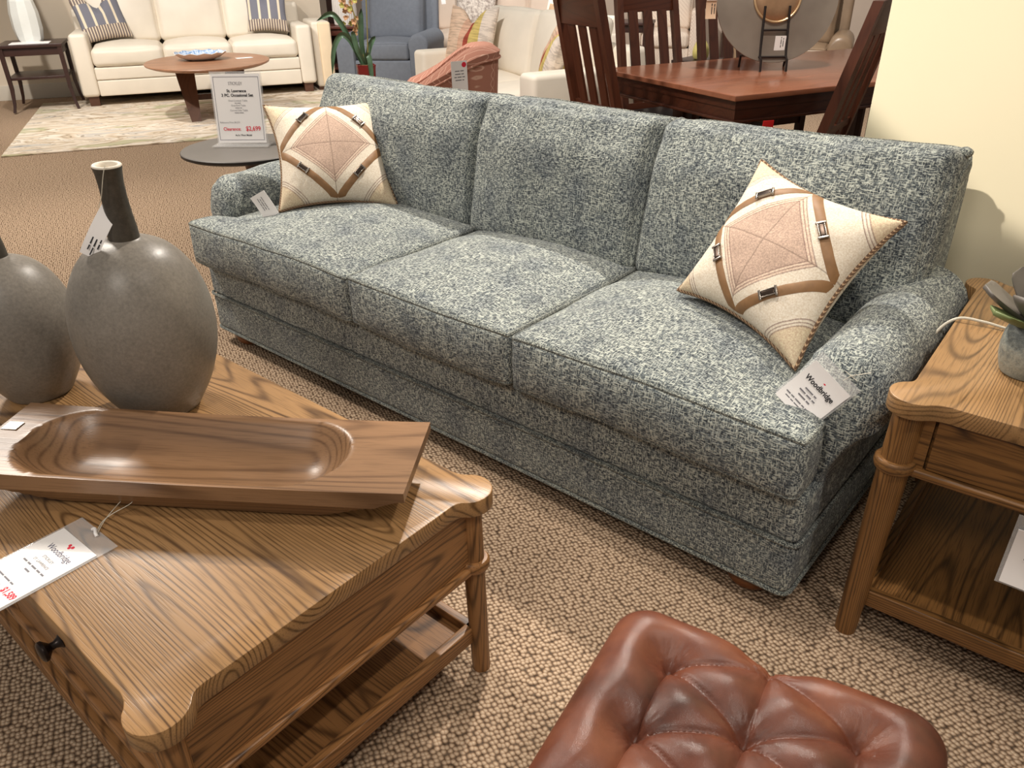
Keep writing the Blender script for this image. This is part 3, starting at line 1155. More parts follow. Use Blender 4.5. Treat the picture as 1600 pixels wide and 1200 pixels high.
st = nx + 1
for j in range(ny):
    for i in range(nx):
        a = j * st + i
        f.append((a, a + 1, a + 1 + st, a + st))
off = len(top)
g = [tuple(reversed([k + off for k in q])) for q in f]
side = []
bd = [i for i in range(nx + 1)] + [j * st + nx for j in range(1, ny + 1)] + [ny * st + i for i in range(nx - 1, -1, -1)] + [j * st for j in range(ny - 1, 0, -1)]
for k in range(len(bd)):
    a, b = bd[k], bd[(k + 1) % len(bd)]
    side.append((b, a, a + off, b + off))
m.add(top + bot, f + g + side)
m.build('bowl_body', bowl_wood, B, angle=35)
m = MB()
m.box((-L / 2 + 0.022, 0.03, Ht + 0.0065), (0.03, 0.026, 0.001))
m.build('silver_sticker', silver_patch, B)

# ------------------------------------------------------------------ price card on the coffee table
T = thing('price_card', 'white price card in a clear sleeve lying on the front edge of the coffee table', 'price tag', (-1.188, 0.222, 0.4612), math.radians(2))
m = MB()
m.box((0, -0.014, 0.0012), (0.112, 0.158, 0.0014))
m.build('card', paper, T)
m = MB()
m.box((0, 0.0, 0.0008), (0.122, 0.196, 0.0008), r=0.0003)
sl = m.build('sleeve', clear, T)
text_mesh('Woodbridge', 0.016, ink_navy, T, (0.004, 0.030, 0.002), sx=0.86)
text_mesh('STICKLEY', 0.0075, ink_grey, T, (0.004, 0.012, 0.002))
text_mesh('ST. LAWRENCE', 0.0068, ink_grey, T, (0.004, 0.001, 0.002))
fine_print((0.07, 0.018), 0.005, ink_grey, T, (0.004, -0.010, 0.002), seed=4)
fine_print((0.05,), 0.0045, ink_grey, T, (-0.006, -0.047, 0.002), seed=5)
text_mesh('Our Price:', 0.0125, ink_grey, T, (-0.020, -0.060, 0.002), sx=0.86)
text_mesh('$1,589', 0.0155, ink_red, T, (0.034, -0.060, 0.002), bold=0.0004, sx=0.86)
m = MB()
for dx, dy in ((0, 0), (-0.0045, 0.004), (0.0045, 0.004)):
    m.lathe([(0.0028, 0), (0.0028, 0.0006), (0.001, 0.0007)], 14, c=(0.003 + dx, 0.046 + dy, 0.002))
m.build('flower_mark', ink_red, T)
m = MB()
m.tube(catmull([(0.012, 0.088, 0.003), (0.006, 0.089, 0.006), (-0.006, 0.094, 0.006), (-0.012, 0.092, 0.003)], 5), 0.0028, 8)
m.build('knot', paper, sl)
m = MB()
m.tube(catmull([(0.006, 0.092, 0.004), (-0.012, 0.112, 0.006), (-0.022, 0.135, 0.012), (-0.024, 0.16, 0.022), (-0.012, 0.172, 0.026), (-0.004, 0.160, 0.02), (-0.016, 0.132, 0.010), (-0.016, 0.112, 0.005), (0.0, 0.094, 0.004)], 6), 0.0007, 5)
m.build('string', cord_white, T)

# woodbridge tag on the sofa arm
T = thing('price_card', 'white price card in a clear sleeve tucked between the near sofa arm and the seat', 'price tag')
place(T, frame_from((-0.416, 1.409, 0.523), (0.079, 0.0, -0.055), (0.048, 0.030, 0.075)))
card(0.095, 0.105, 0.001, 0.06).build('card', paper, T)
m = card(0.104, 0.122, 0.0005, 0.05)
sl = m.build('sleeve', clear, T, loc=(0, 0.012, -0.001))
text_mesh('Woodbridge', 0.0155, ink, T, (0, 0.018, 0.003), bold=0.0004, sx=0.9)
fine_print((0.03, 0.042, 0.03), 0.0048, ink_grey, T, (-0.004, 0.0, 0.003), seed=6)
fine_print((0.07, 0.06, 0.05), 0.004, ink_grey, T, (-0.004, -0.030, 0.0045), seed=7)
m = MB()
for dx, dy in ((0, 0), (-0.005, 0.005), (0.005, 0.005)):
    m.lathe([(0.0036, 0), (0.0036, 0.0008), (0.001, 0.001)], 12, c=(0.0 + dx, 0.033 + dy, 0.0025))
m.build('flower_mark', ink_red, T)
m = MB()
m.tube([(0.016, 0.062, 0.003), (0.018, 0.080, 0.006), (0.036, 0.112, 0.012)], 0.0008, 5)
m.tube([(0.004, 0.078, 0.005), (0.032, 0.081, 0.005)], 0.0008, 5)
m.build('plastic_pin', cord_white, T)

# ------------------------------------------------------------------ leather ottoman
OA = math.radians(10)
O = thing('ottoman', 'brown leather ottoman with deep diamond tufting on the carpet in front of the sofa', 'ottoman', (0, 0, 0), OA)
OW, OD, OH = 0.44, 0.47, 0.435
bl = Vector((-0.437, 0.785, 0))
u = Vector((math.cos(OA), math.sin(OA), 0)); w = Vector((-math.sin(OA), math.cos(OA), 0))
cen = bl + u * OW / 2 - w * OD / 2
O.location = cen
btn = []
for k in range(4):
    for x in (0.093, 0.346):
        btn.append((x - OW / 2, OD / 2 - 0.084 - 0.126 * k))
    btn.append((0.2195 - OW / 2, OD / 2 - 0.026 - 0.126 * k))
btn = [b for b in btn if b[1] > -OD / 2 + 0.015]
segs = []
for i, a in enumerate(btn):
    for b in btn[i + 1:]:
        d = math.hypot(a[0] - b[0], a[1] - b[1])
        if 0.12 < d < 0.155:
            segs.append((a, b))
for a in btn:
    if a[1] > OD / 2 - 0.05:
        segs.append((a, (a[0], OD / 2 + .02)))
    if a[1] < -OD / 2 + 0.05:
        segs.append((a, (a[0], -OD / 2 - .02)))
    if a[0] < -OW / 2 + 0.09:
        segs.append((a, (-OW / 2 - .02, a[1] + 0.0)))
    if a[0] > OW / 2 - 0.09:
        segs.append((a, (OW / 2 + .02, a[1])))
def tuft(x, y):
    h = 0.0
    dmin = min(math.hypot(x - a[0], y - a[1]) for a in btn)
    near = min(btn, key=lambda q: math.hypot(x - q[0], y - q[1]))
    h -= (0.010 if near[1] > OD / 2 - 0.04 else 0.030) * math.exp(-(dmin / 0.021) ** 1.25)
    ds, puff = 9, 1.0
    for a, b in segs:
        ax, ay, bx, by = a[0], a[1], b[0], b[1]
        l2 = (bx - ax) ** 2 + (by - ay) ** 2
        t = max(0, min(1, ((x - ax) * (bx - ax) + (y - ay) * (by - ay)) / l2))
        side = ((x - ax) * (by - ay) - (y - ay) * (bx - ax)) / math.sqrt(l2)
        d = math.hypot(x - ax - t * (bx - ax), y - ay - t * (by - ay))
        ds = min(ds, d * (0.8 if side > 0 else 1.25))
        if d < 0.12:
            puff *= 1 - math.exp(-(d / 0.030) ** 2)
    h += 0.016 * puff - 0.009 * math.exp(-(ds / 0.0055))
    # puckers round each button
    a = min(btn, key=lambda q: math.hypot(x - q[0], y - q[1]))
    ang = math.atan2(y - a[1], x - a[0])
    h += 0.0018 * math.sin(ang * 22 + a[0] * 90) * math.exp(-((dmin - 0.018) / 0.014) ** 2)
    return h
m = MB()
hx, hy, hz, r = OW / 2, OD / 2, 0.16, 0.05
pts, fs = rbox_grid(hx, hy, hz, r, 14, 110, 110, 6)
vs = []
for p in pts:
    q = rnd(p, hx, hy, hz, r)
    inner = Vector((max(-hx + r, min(hx - r, p[0])), max(-hy + r, min(hy - r, p[1])), max(-hz + r, min(hz - r, p[2]))))
    d = (Vector(p) - inner)
    if p[2] > 0 and d.length > 1e-6:
        fade = smooth01((q.z - (hz - r * 1.2)) / (r * 0.9))
        q += d.normalized() * tuft(q.x, q.y) * fade
        q.z += 0.010 * max(0, (1 - (q.x / hx) ** 2) * (1 - (q.y / hy) ** 2)) * fade
    vs.append(q)
m.add(vs, fs)
m.build('tufted_seat', cognac, O, loc=(0, 0, OH - hz - 0.005), angle=85)
m = MB()
m.box((0, 0, 0.085), (OW - 0.03, OD - 0.03, 0.07), r=0.012)
m.build('base', cognac, O)
for sx in (-1, 1):
    for sy in (-1, 1):
        m = MB()
        m.lathe([(0.018, 0), (0.022, 0.01), (0.026, 0.055)], 20)
        m.build('leg', espresso, O, loc=(sx * (OW / 2 - .055), sy * (OD / 2 - .055), 0))

# ------------------------------------------------------------------ on the end table
SP = thing('succulent_plant', 'grey succulent in a rough blue grey glazed pot on the oak end table', 'potted plant', (-0.098, 1.618, 0.5925))
m = MB()
pr = [(0.001, 0.001), (0.040, 0.0), (0.047, 0.006), (0.054, 0.03), (0.0565, 0.055), (0.054, 0.08), (0.047, 0.098), (0.040, 0.104), (0.036, 0.100), (0.036, 0.085), (0.001, 0.082)]
m.lathe([(p.x, p.y) for p in catmull([(a, b, 0) for a, b in pr], 3)], 40, cap=False)
m.build('pot', pot_glaze, SP, angle=70)
def leaf(L, w, t, mat, parent, loc, az, el, curl=0.2):
    m = MB()
    rings = []
    n = 12
    for i in range(n + 1):
        s = i / n
        ww = w * (0.45 + 1.1 * s - 0.55 * s ** 2) * (1 if s < 0.8 else math.sqrt(max(0.0, 1 - ((s - 0.8) / 0.2) ** 2)) * .94 + .06)
        z = curl * L * s * s
        ring = []
        for k in range(12):
            a = 2 * PI * k / 12
            ring.append(Vector((s * L, ww * math.cos(a), z + t * (1 - .5 * s) * math.sin(a) * (1.0 if math.sin(a) < 0 else 0.35) + 0.18 * ww * math.cos(a) ** 2)))
        rings.append(ring)
    m.loft(rings)
    return m.build('leaf', mat, parent, loc=loc, rot=(0, -el, az), angle=75)
lv = [(192, 24, .118, .042, 0), (150, 46, .11, .038, 0), (225, 12, .10, .034, 1), (250, 36, .10, .036, 0), (110, 40, .088, .026, 0), (285, 30, .09, .025, 1), (40, 35, .09, .026, 0), (330, 34, .088, .026, 0),
      (170, 66, .075, .021, 0), (240, 64, .07, .02, 0), (100, 68, .08, .021, 0), (20, 66, .07, .02, 0), (300, 66, .07, .02, 0), (60, 80, .06, .016, 1), (200, 82, .06, .016, 1)]
for az, el, L_, w_, gcol in lv:
    leaf(L_, w_, 0.014, succ_green if gcol else succ_leaf, SP, (0.006 * math.cos(math.radians(az)), 0.006 * math.sin(math.radians(az)), 0.098), math.radians(az), math.radians(el), 0.12)

m = MB()
m.tube(catmull([(0.17, 2.16, 0.01), (0.165, 2.15, 0.3), (0.16, 2.135, 0.57), (0.15, 2.09, 0.5975), (0.10, 1.90, 0.5975), (0.05, 1.82, 0.5975), (-0.05, 1.795, 0.5975), (-0.16, 1.80, 0.5975), (-0.215, 1.80, 0.601), (-0.262, 1.79, 0.598), (-0.292, 1.765, 0.56), (-0.305, 1.73, 0.48), (-0.312, 1.70, 0.36), (-0.31, 1.69, 0.2), (-0.30, 1.70, 0.06), (-0.26, 1.72, 0.012)], 6), 0.0032, 8)
tag(m.build('lamp_cord', cord_white), 'clear white electric cord crossing the oak end table and dropping behind the sofa arm', 'cord')

T = thing('price_card', 'white price card in a clear sleeve hanging from the drawer of the oak end table', 'price tag')
place(T, frame_from((0.037, 1.360, 0.366), (1, 0.02, 0.0), (0.12, 0.0, 1)))
card(0.105, 0.118, 0.001, 0.05).build('card', paper, T)
card(0.118, 0.15, 0.0006, 0.04).build('sleeve', clear, T, loc=(0, 0.012, -0.001))
text_mesh('Woodbridge', 0.013, ink_navy, T, (0, 0.034, 0.004), sx=0.86)
fine_print((0.05, 0.06, 0.04), 0.005, ink_grey, T, (0, 0.01, 0.003), seed=8)
m = MB()
m.tube(catmull([(0.0, 0.085, 0), (-0.012, 0.11, -0.002), (-0.014, 0.138, -0.004), (0.0, 0.152, -0.004), (0.008, 0.135, -0.003), (0.0, 0.085, 0)], 5), 0.0007, 5)
m.build('string', cord_white, T)
# ------------------------------------------------------------------ far left: wall, rug, ivory sofa group
FA = math.radians(62.2)
FD = Vector((math.cos(FA), math.sin(FA), 0))            # along the ivory sofa
FN = Vector((math.sin(FA), -math.cos(FA), 0))           # facing out into the room
F0 = Vector((-8.53, 3.52, 0))
def far(a, b, z=0.0):
    """point a metres along the ivory sofa, b metres out in front of its feet line"""
    return F0 + FD * a + FN * b + Vector((0, 0, z))

p0, p1 = far(-3.6, -0.98), far(2.52, -0.98)
m = MB()
mid = (p0 + p1) / 2
m.box((mid.x, mid.y, 1.4), ((p1 - p0).length, 0.12, 2.8), Matrix.Rotation(FA, 3, 'Z'))
struct(m.build('wall_back', wall_beige))
p0, p1 = far(-3.6, -0.912), far(2.5, -0.912)
mid = (p0 + p1) / 2
m = MB()
m.box((mid.x, mid.y, 0.075), ((p1 - p0).length, 0.016, 0.15), Matrix.Rotation(FA, 3, 'Z'), r=0.004)
struct(m.build('baseboard_back', trim_white))
m = MB()
m.box((-5.5, 10.2, 1.4), (18, 0.12, 2.8))
struct(m.build('wall_far', wall_dark))

m = MB()
m.box((0, 0, 0.006), (3.3, 2.66, 0.012), r=0.004)
c = far(1.13, 0.87)
R_ = m.build('rug', rug, None, loc=c, rot=(0, 0, FA))
tag(R_, 'pale abstract rug in cream, grey and sage under the ivory sofa group', 'rug')

def track_sofa(T, w, fab, n, arm_h=0.67, arm_w=0.16, depth=0.92, seat_z=0.36, seat_t=0.17, back_h=0.86, foot=block_foot, foot_h=0.09, crown=0.05, rails=True, back_crown=0.05):
    """sofa with flat track arms; local x along, front at y=0, back towards +y"""
    m = MB()
    m.box((0, depth / 2, (foot_h + seat_z) / 2), (w - 2 * arm_w, depth - 0.06, seat_z - foot_h), r=0.015)
    b = m.build('base', fab, T)
    if rails:
        m = MB()
        zc = foot_h + (seat_z - foot_h) * .56
        m.box((0, 0.022, (zc + seat_z) / 2), (w - 2 * arm_w, 0.03, seat_z - zc - .006), r=0.012)
        m.box((0, 0.020, (zc + foot_h) / 2), (w - 2 * arm_w, 0.03, zc - foot_h - .006), r=0.012)
        m.build('front_rail', fab, b)
    for s in (-1, 1):
        m = MB()
        m.box((s * (w / 2 - arm_w / 2), depth / 2, (foot_h + arm_h) / 2), (arm_w, depth, arm_h - foot_h), r=0.035)
        m.build('arm', fab, T)
    m = MB()
    m.box((0, depth - 0.10, (foot_h + back_h) / 2), (w - 0.02, 0.17, back_h - foot_h), r=0.04)
    m.build('back', fab, T)
    iw = w - 2 * arm_w
    for i in range(n):
        x = -iw / 2 + iw * (i + .5) / n
        mb, fn = cushion(iw / n / 2 - .003, (depth - .24) / 2, seat_t / 2, 0.045, (crown, 0), 0.01, 4, 10, 10, 3, None, 0.006, i * 3.1, 0.8)
        mb.build('seat_cushion', fab, T, loc=(x, (depth - .24) / 2 + 0.0, seat_z + seat_t / 2), angle=80)
        mb, fn = cushion(iw / n / 2 - .003, 0.25, 0.085, 0.05, (back_crown, 0), 0.012, 4, 10, 10, 3, None, 0.008, i * 5.3 + 2, 0.8)
        mb.build('back_cushion', fab, T, loc=(x, depth - 0.29, seat_z + seat_t + 0.24), rot=(math.radians(78), 0, 0), angle=80)
    for sx in (-1, 1):
        for y in (0.08, depth - 0.09):
            m = MB()
            m.box((sx * (w / 2 - 0.09), y, foot_h / 2 + .003), (0.10, 0.09, foot_h + .006), r=0.004, taper=0.9)
            m.build('foot', foot, T)

IS = thing('sofa', 'long ivory leather sofa with three cushions and flat arms against the beige wall', 'sofa', far(1.08, 0.04, 0.012), FA)
track_sofa(IS, 2.32, ivory, 3)

def soft_pillow(name, label, cat, mat, T_loc, rot, s=0.24, th=0.085, seed=1.0, group=None, chop=0.0, sy=None):
    """square cushion, chop = karate-chop dent in the top edge"""
    sy = sy or s
    def P(u, v, side):
        x, y = s * u * (1 - 0.09 * (1 - v * v)), sy * v * (1 - 0.09 * (1 - u * u))
        if chop:
            y -= chop * math.exp(-(u / 0.36) ** 2) * smooth01((v + 0.2) / 1.2)
        h = th * (max(0, 1 - u * u) * max(0, 1 - v * v)) ** 0.42 + 0.01 * noise.noise(Vector((u * 2 + seed, v * 2, side))) * (1 - u ** 4) * (1 - v ** 4)
        if chop:
            h *= 1 - 0.5 * math.exp(-(u / 0.3) ** 2) * smooth01((v + 0.1) / 1.1)
        return (x, y, side * h)
    N = 22
    g = [math.sin(PI / 2 * (-1 + 2 * i / N)) for i in range(N + 1)]
    m = MB()
    for side in (1, -1):
        m.add([P(a, b, side) for b in g for a in g], [(j * (N + 1) + i, j * (N + 1) + i + 1, (j + 1) * (N + 1) + i + 1, (j + 1) * (N + 1) + i) for j in range(N) for i in range(N)])
    o = m.build(name, mat, None, loc=T_loc, rot=rot, angle=80)
    return tag(o, label, cat, group)
soft_pillow('throw_pillow', 'striped navy pillow with a dented top at the left arm of the ivory sofa', 'pillow', stripe_pillow, far(0.22, -0.42, 0.80), (math.radians(66), -0.10, FA + 0.25), 0.235, 0.09, 1.0, 'striped pillows on the ivory sofa', 0.13)
soft_pillow('throw_pillow', 'navy and cream striped pillow sitting at the right arm of the ivory sofa', 'pillow', stripe_pillow, far(1.86, -0.42, 0.80), (math.radians(68), 0.04, FA - 0.1), 0.215, 0.09, 4.0, 'striped pillows on the ivory sofa', 0.05)

# cream block beside it, taken for the arm of a neighbouring sofa
T = thing('upholstered_block', 'tall narrow cream upholstered block against the right end of the ivory sofa', 'bench', far(2.36, -0.07, 0.012), FA)
m = MB()
m.box((0, 0.30, 0.36), (0.20, 0.62, 0.66), r=0.03)
m.build('body', ivory, T)
m = MB()
m.box((0.03, 0.28, 0.36), (0.135, 0.66, 0.645), r=0.02)
m.build('slipcover_panel', plain('cream_canvas', rgb(232, 210, 178), 0.85, 0.03), T)
m = MB()
m.box((0, 0.30, 0.016), (0.18, 0.58, 0.032))
m.build('plinth', block_foot, T)

# oval table with blue bowl
c = far(1.12, 1.0, 0.012)
T = thing('oval_table', 'round topped brown wood cocktail table in front of the ivory sofa holding a blue bowl', 'coffee table', c, FA)
m = MB()
m.lathe([(0.30, 0.432), (0.50, 0.434), (0.545, 0.452), (0.55, 0.462), (0.546, 0.468), (0.30, 0.469)], 64, sx=1.0, sy=1.28)
m.build('tabletop', walnut, T, angle=35)
for s in (-1, 1):
    for t in (-1, 1):
        m = MB()
        a, b = Vector((s * 0.22, t * 0.10, 0.44)), Vector((s * 0.20, t * 0.34, 0.0))
        d = (b - a)
        for k in range(1):
            X = Vector((1, 0, 0))
            ring = []
            for q, hw in ((a, 0.085), (a + d * .5, 0.065), (b, 0.042)):
                ring.append([q + Vector((dx * hw, dy * 0.022, 0)) for dx, dy in ((-1, -1), (1, -1), (1, 1), (-1, 1))])
            m.loft(ring)
        m.build('leg', walnut_dark, T, angle=30)
m = MB()
m.box((0, 0, 0.16), (0.44, 0.04, 0.05), r=0.004)
m.build('stretcher', walnut_dark, T)
Bc = c + FD * (-0.05) + FN * (-0.10)
Bo = thing('serving_bowl', 'shallow blue and white bowl with a scalloped rim on the brown cocktail table', 'bowl', (Bc.x, Bc.y, 0.482), FA)
m = MB()
n = 48
rings = []
for r, z in ((0.001, 0.004), (0.10, 0.0), (0.115, 0.004), (0.16, 0.022), (0.20, 0.05), (0.215, 0.064), (0.21, 0.066)):
    rings.append([Vector((r * math.cos(2 * PI * k / n) * 1.1, r * math.sin(2 * PI * k / n), z + (0.006 * math.sin(12 * PI * k / n * 2) if z > .06 else 0))) for k in range(n)])
m.loft(rings, cap=False)
bo = m.build('bowl_wall', white_glaze, Bo, angle=70)
m = MB()
rings = []
for r, z in ((0.209, 0.0655), (0.19, 0.050), (0.15, 0.028), (0.10, 0.014), (0.001, 0.012)):
    rings.append([Vector((r * math.cos(2 * PI * k / n) * 1.1, r * math.sin(2 * PI * k / n), z + (0.006 * math.sin(12 * PI * k / n * 2) if z > .06 else 0))) for k in range(n)])
m.loft(rings, cap=False)
m.build('glazed_interior', blue_glaze, Bo, angle=70)
q = c + FD * 0.33 + FN * (-0.05)
m = MB()
m.box((0, 0, 0.001), (0.15, 0.07, 0.002), r=0.0005)
tag(m.build('paper_slip', paper, None, loc=(q.x, q.y, 0.4815), rot=(0, 0, FA + .2)), 'small white paper slip lying beside the blue bowl', 'paper')

# dark end table with lamp
def leggy_table(T, w, d, h, mat, top_t=0.03, shelf=None, leg=0.04, apron=0.07, drawer=False, taper=0.6):
    m = MB()
    m.box((0, 0, h - top_t / 2), (w, d, top_t), r=0.006)
    m.build('tabletop', mat, T)
    for sx in (-1, 1):
        for sy in (-1, 1):
            m = MB()
            x, y = sx * (w / 2 - leg * .7), sy * (d / 2 - leg * .7)
            rings = []
            for z, f, o in ((0, taper, 0.03), (h * .12, taper * 1.05, 0.014), (h * .35, 0.85, 0.0), (h - top_t, 1, 0)):
                rings.append([Vector((x + sx * o + a * leg / 2 * f, y + sy * o + b * leg / 2 * f, z)) for a, b in ((-1, -1), (1, -1), (1, 1), (-1, 1))])
            m.loft(rings)
            m.build('leg', mat, T, angle=30)
    m = MB()
    m.box((0, 0, h - top_t - apron / 2), (w - leg * 1.2, d - leg * 1.2, apron), r=0.003)
    ap = m.build('apron', mat, T)
    if shelf:
        m = MB()
        m.box((0, 0, shelf), (w - leg * 1.2, d - leg * 1.2, 0.025), r=0.004)
        m.build('shelf', mat, T)
    return ap
q = far(-0.42, -0.22, 0.012)
T = thing('side_table', 'dark espresso side table with a lower shelf left of the ivory sofa', 'side table', q, FA)
leggy_table(T, 0.56, 0.60, 0.60, espresso, shelf=0.30)
LT = thing('table_lamp', 'faceted white ceramic lamp base on the dark side table left of the ivory sofa', 'lamp', (q.x - 0.02, q.y + 0.0, 0.6125), FA)
m = MB()
n = 10
rings = []
for r, z in ((0.10, 0.0), (0.115, 0.03), (0.13, 0.12), (0.128, 0.26), (0.11, 0.36), (0.07, 0.42), (0.03, 0.44)):
    rings.append([Vector((r * math.cos(2 * PI * (k + .2 * z / .4) / n), r * math.sin(2 * PI * (k + .2 * z / .4) / n), z)) for k in range(n)])
m.loft(rings)
m.build('lamp_base', chalk_white, LT, angle=20)
m = MB()
m.lathe([(0.02, 0.44), (0.012, 0.45), (0.012, 0.52)], 16)
m.build('lamp_stem', nickel, LT)
m = MB()
m.lathe([(0.20, 0.50), (0.16, 0.76)], 32, cap=False)
m.build('lamp_shade', pleat_white, LT)
m = MB()
m.box((0, 0, 0.003), (0.34, 0.22, 0.006), r=0.001)
tag(m.build('brochure', paper, None, loc=(q.x + FN.x * .16 - FD.x * .0, q.y + FN.y * .16, 0.6125), rot=(0, 0, FA)), 'white brochure lying under the lamp on the dark side table', 'paper')

# ------------------------------------------------------------------ console, blue chair, nightstand behind
T = thing('console_table', 'reddish brown table with an open dark lower shelf left of the blue armchair', 'side table', (-8.02, 6.42, 0), math.radians(40))
leggy_table(T, 0.56, 0.5, 0.60, mahogany, shelf=0.14, leg=0.05, taper=0.9)
m = MB()
m.box((0, 0.18, 0.31), (0.46, 0.02, 0.32))
m.build('rear_panel', espresso, T)
T = thing('table_lamp', 'white pleated lamp body standing on the reddish table left of the blue armchair', 'lamp', (-7.98, 6.38, 0.601), 0.6)
m = MB()
n = 60
rings = []
for r, z in ((0.115, 0.0), (0.125, 0.01), (0.135, 0.15), (0.13, 0.30), (0.12, 0.42), (0.05, 0.45)):
    rings.append([Vector(((r + 0.005 * (k % 2)) * math.cos(2 * PI * k / n), (r + 0.005 * (k % 2)) * math.sin(2 * PI * k / n), z)) for k in range(n)])
m.loft(rings)
m.build('lamp_body', pleat_white, T, angle=20)
m = MB()
m.lathe([(0.012, 0.44), (0.012, 0.6)], 12)
m.build('lamp_stem', espresso, T)
m = MB()
m.box((0, 0, 0), (0.045, 0.003, 0.17))
T2 = m.build('hang_tag', paper, None, loc=(-7.70, 6.13, 0.43), rot=(0, 0.2, math.radians(40)))
tag(T2, 'white paper tag hanging from the reddish table beside the orchid', 'tag')
m = MB()
m.box((0, 0, 0.75), (0.30, 0.3, 1.5), r=0.006)
tag(m.build('bookcase', espresso, None, loc=(-8.46, 6.72, 0), rot=(0, 0, math.radians(40))), 'dark espresso bookcase side behind the reddish table and white lamp', 'bookcase')

BA = math.radians(33)
T = thing('armchair', 'slate blue upholstered armchair with rolled arms behind the orchid', 'armchair', (-6.72, 5.80, 0), BA)
def roll_armchair(T, w, d, fab, seat_z=0.30, back_h=1.0, arm_h=0.60):
    m = MB()
    m.box((0, d / 2, 0.19), (w - 0.1, d - 0.04, 0.30), r=0.02)
    b = m.build('base', fab, T)
    for s in (-1, 1):
        m = MB()
        pts = []
        for k in range(15):
            a = PI * (1.12 - 1.24 * k / 14)
            pts.append((0.11 * math.cos(a), arm_h - 0.11 + 0.11 * math.sin(a)))
        pts += [(0.10, 0.30), (0.095, 0.05), (-0.095, 0.05), (-0.10, 0.30)]
        R = []
        for y, sc in ((0.0, .86), (0.012, .96), (0.03, 1.0), (d * .5, 1.0), (d - .1, 1.0)):
            R.append([Vector((s * (w / 2 - 0.105) + x * sc, y, 0.3 + (z - 0.3) * sc)) for x, z in pts])
        m.loft(R)
        m.build('arm', fab, T, angle=50)
    mb, fn = cushion(w / 2 - .215, 0.30, 0.085, 0.03, (0.035, 0), 0.01, 4, 10, 10, 3, None, 0.004, 2.0, 0.8)
    sc = mb.build('seat_cushion', fab, T, loc=(0, 0.32, seat_z + 0.125), angle=80)
    wl = MB()
    wl.tube([fn(p) for p in perimeter(w / 2 - .215, 0.30, 0.085, 16)], 0.006, 6, True)
    wl.build('welt', fab, sc)
    mb, fn = cushion(w / 2 - .19, (back_h - .42) / 2, 0.11, 0.07, (0.05, 0), 0.0, 4, 10, 10, 3, None, 0.004, 5.0, 0.8)
    mb.build('backrest', fab, T, loc=(0, d - 0.16, 0.44 + (back_h - .42) / 2), rot=(math.radians(76), 0, 0), angle=80)
    m = MB()
    m.box((0, d - 0.06, 0.52), (w - 0.12, 0.10, 0.80), Matrix.Rotation(-0.14, 3, 'X'), r=0.04)
    m.build('outside_back', fab, T)
    for sx in (-1, 1):
        for y in (.08, d - .12):
            m = MB()
            m.box((sx * (w / 2 - .12), y, 0.025), (0.06, 0.06, 0.05), r=0.004)
            m.build('foot', espresso, T)
roll_armchair(T, 1.0, 0.92, slate_fab)
m = MB()
m.box((0, 0, 0), (0.05, 0.004, 0.22))
tag(m.build('hang_tag', paper, None, loc=(-6.92, 6.95, 0.93), rot=(0, -0.08, BA)), 'white paper tag hanging at the upper right edge of the blue armchair', 'tag')

T = thing('nightstand', 'reddish wood nightstand with an oval drawer pull right of the blue armchair', 'nightstand', (-8.42, 8.55, 0), math.radians(38))
leggy_table(T, 0.5, 0.45, 0.62, mahogany, shelf=0.12, leg=0.05, apron=0.03, taper=.9)
m = MB()
m.box((0, -0.20, 0.48), (0.44, 0.03, 0.17), r=0.004)
d_ = m.build('drawer', mahogany, T)
m = MB()
m.tube([(0.10 * math.cos(a), -0.22, 0.48 + 0.04 * math.sin(a)) for a in [2 * PI * k / 28 for k in range(28)]], 0.008, 8, True)
m.build('drawer_pull', espresso, d_)
m = MB()
m.box((0, 0.12, 0.25), (0.42, 0.02, 0.28))
m.build('rear_panel', espresso, T)
T = thing('table_lamp', 'clear glass lamp base on the nightstand right of the blue armchair', 'lamp', (-8.44, 8.51, 0.621))
m = MB()
m.lathe([(0.075, 0), (0.08, 0.012), (0.03, 0.022), (0.04, 0.05), (0.10, 0.12), (0.11, 0.18), (0.08, 0.26), (0.03, 0.30), (0.02, 0.32)], 28)
m.build('lamp_base', glass_mat, T)
m = MB()
m.lathe([(0.015, 0.30), (0.015, 0.48)], 12)
m.build('lamp_stem', nickel, T)

# ------------------------------------------------------------------ round side table with sign
T = thing('pedestal_table', 'small round side table with a dark grey top behind the far sofa arm', 'side table', (-3.175, 1.925, 0.018))
m = MB()
m.lathe([(0.20, 0.525), (0.27, 0.527), (0.288, 0.535), (0.29, 0.546), (0.287, 0.5495), (0.20, 0.55)], 64)
m.build('tabletop', slate_top, T, angle=30)
m = MB()
m.lathe([(0.2, 0.5235), (0.272, 0.5255), (0.2905, 0.534), (0.292, 0.545), (0.2905, 0.546), (0.289, 0.535), (0.271, 0.5268), (0.2, 0.525)], 64)
m.build('edge_band', rubber_black, T, angle=30)
m = MB()
m.lathe([(p.x, p.y) for p in catmull([(0.10, 0.0, 0), (0.10, 0.02, 0), (0.06, 0.05, 0), (0.036, 0.12, 0), (0.026, 0.28, 0), (0.026, 0.40, 0), (0.034, 0.48, 0), (0.05, 0.52, 0), (0.06, 0.526, 0)], 4)], 32)
m.build('pedestal', walnut_dark, T, angle=60)
m = MB()
m.lathe([(0.19, -0.018), (0.20, -0.006), (0.195, 0.010), (0.10, 0.024)], 48)
m.build('foot', walnut_dark, T, angle=40)
sx_dir = Vector((0.75, 0.60, 0)).normalized()
T = thing('sign_holder', 'clear acrylic sign holder with a clearance price sheet on the round grey table', 'sign')
M_ = frame_from((-3.205, 1.915, 0.5705), sx_dir, Vector((-0.10, 0.12, 1)))
place(T, M_)
m = MB()
m.box((0, 0.155, -0.002), (0.228, 0.305, 0.003), r=0.001)
m.build('acrylic_panel', clear, T)
m = MB()
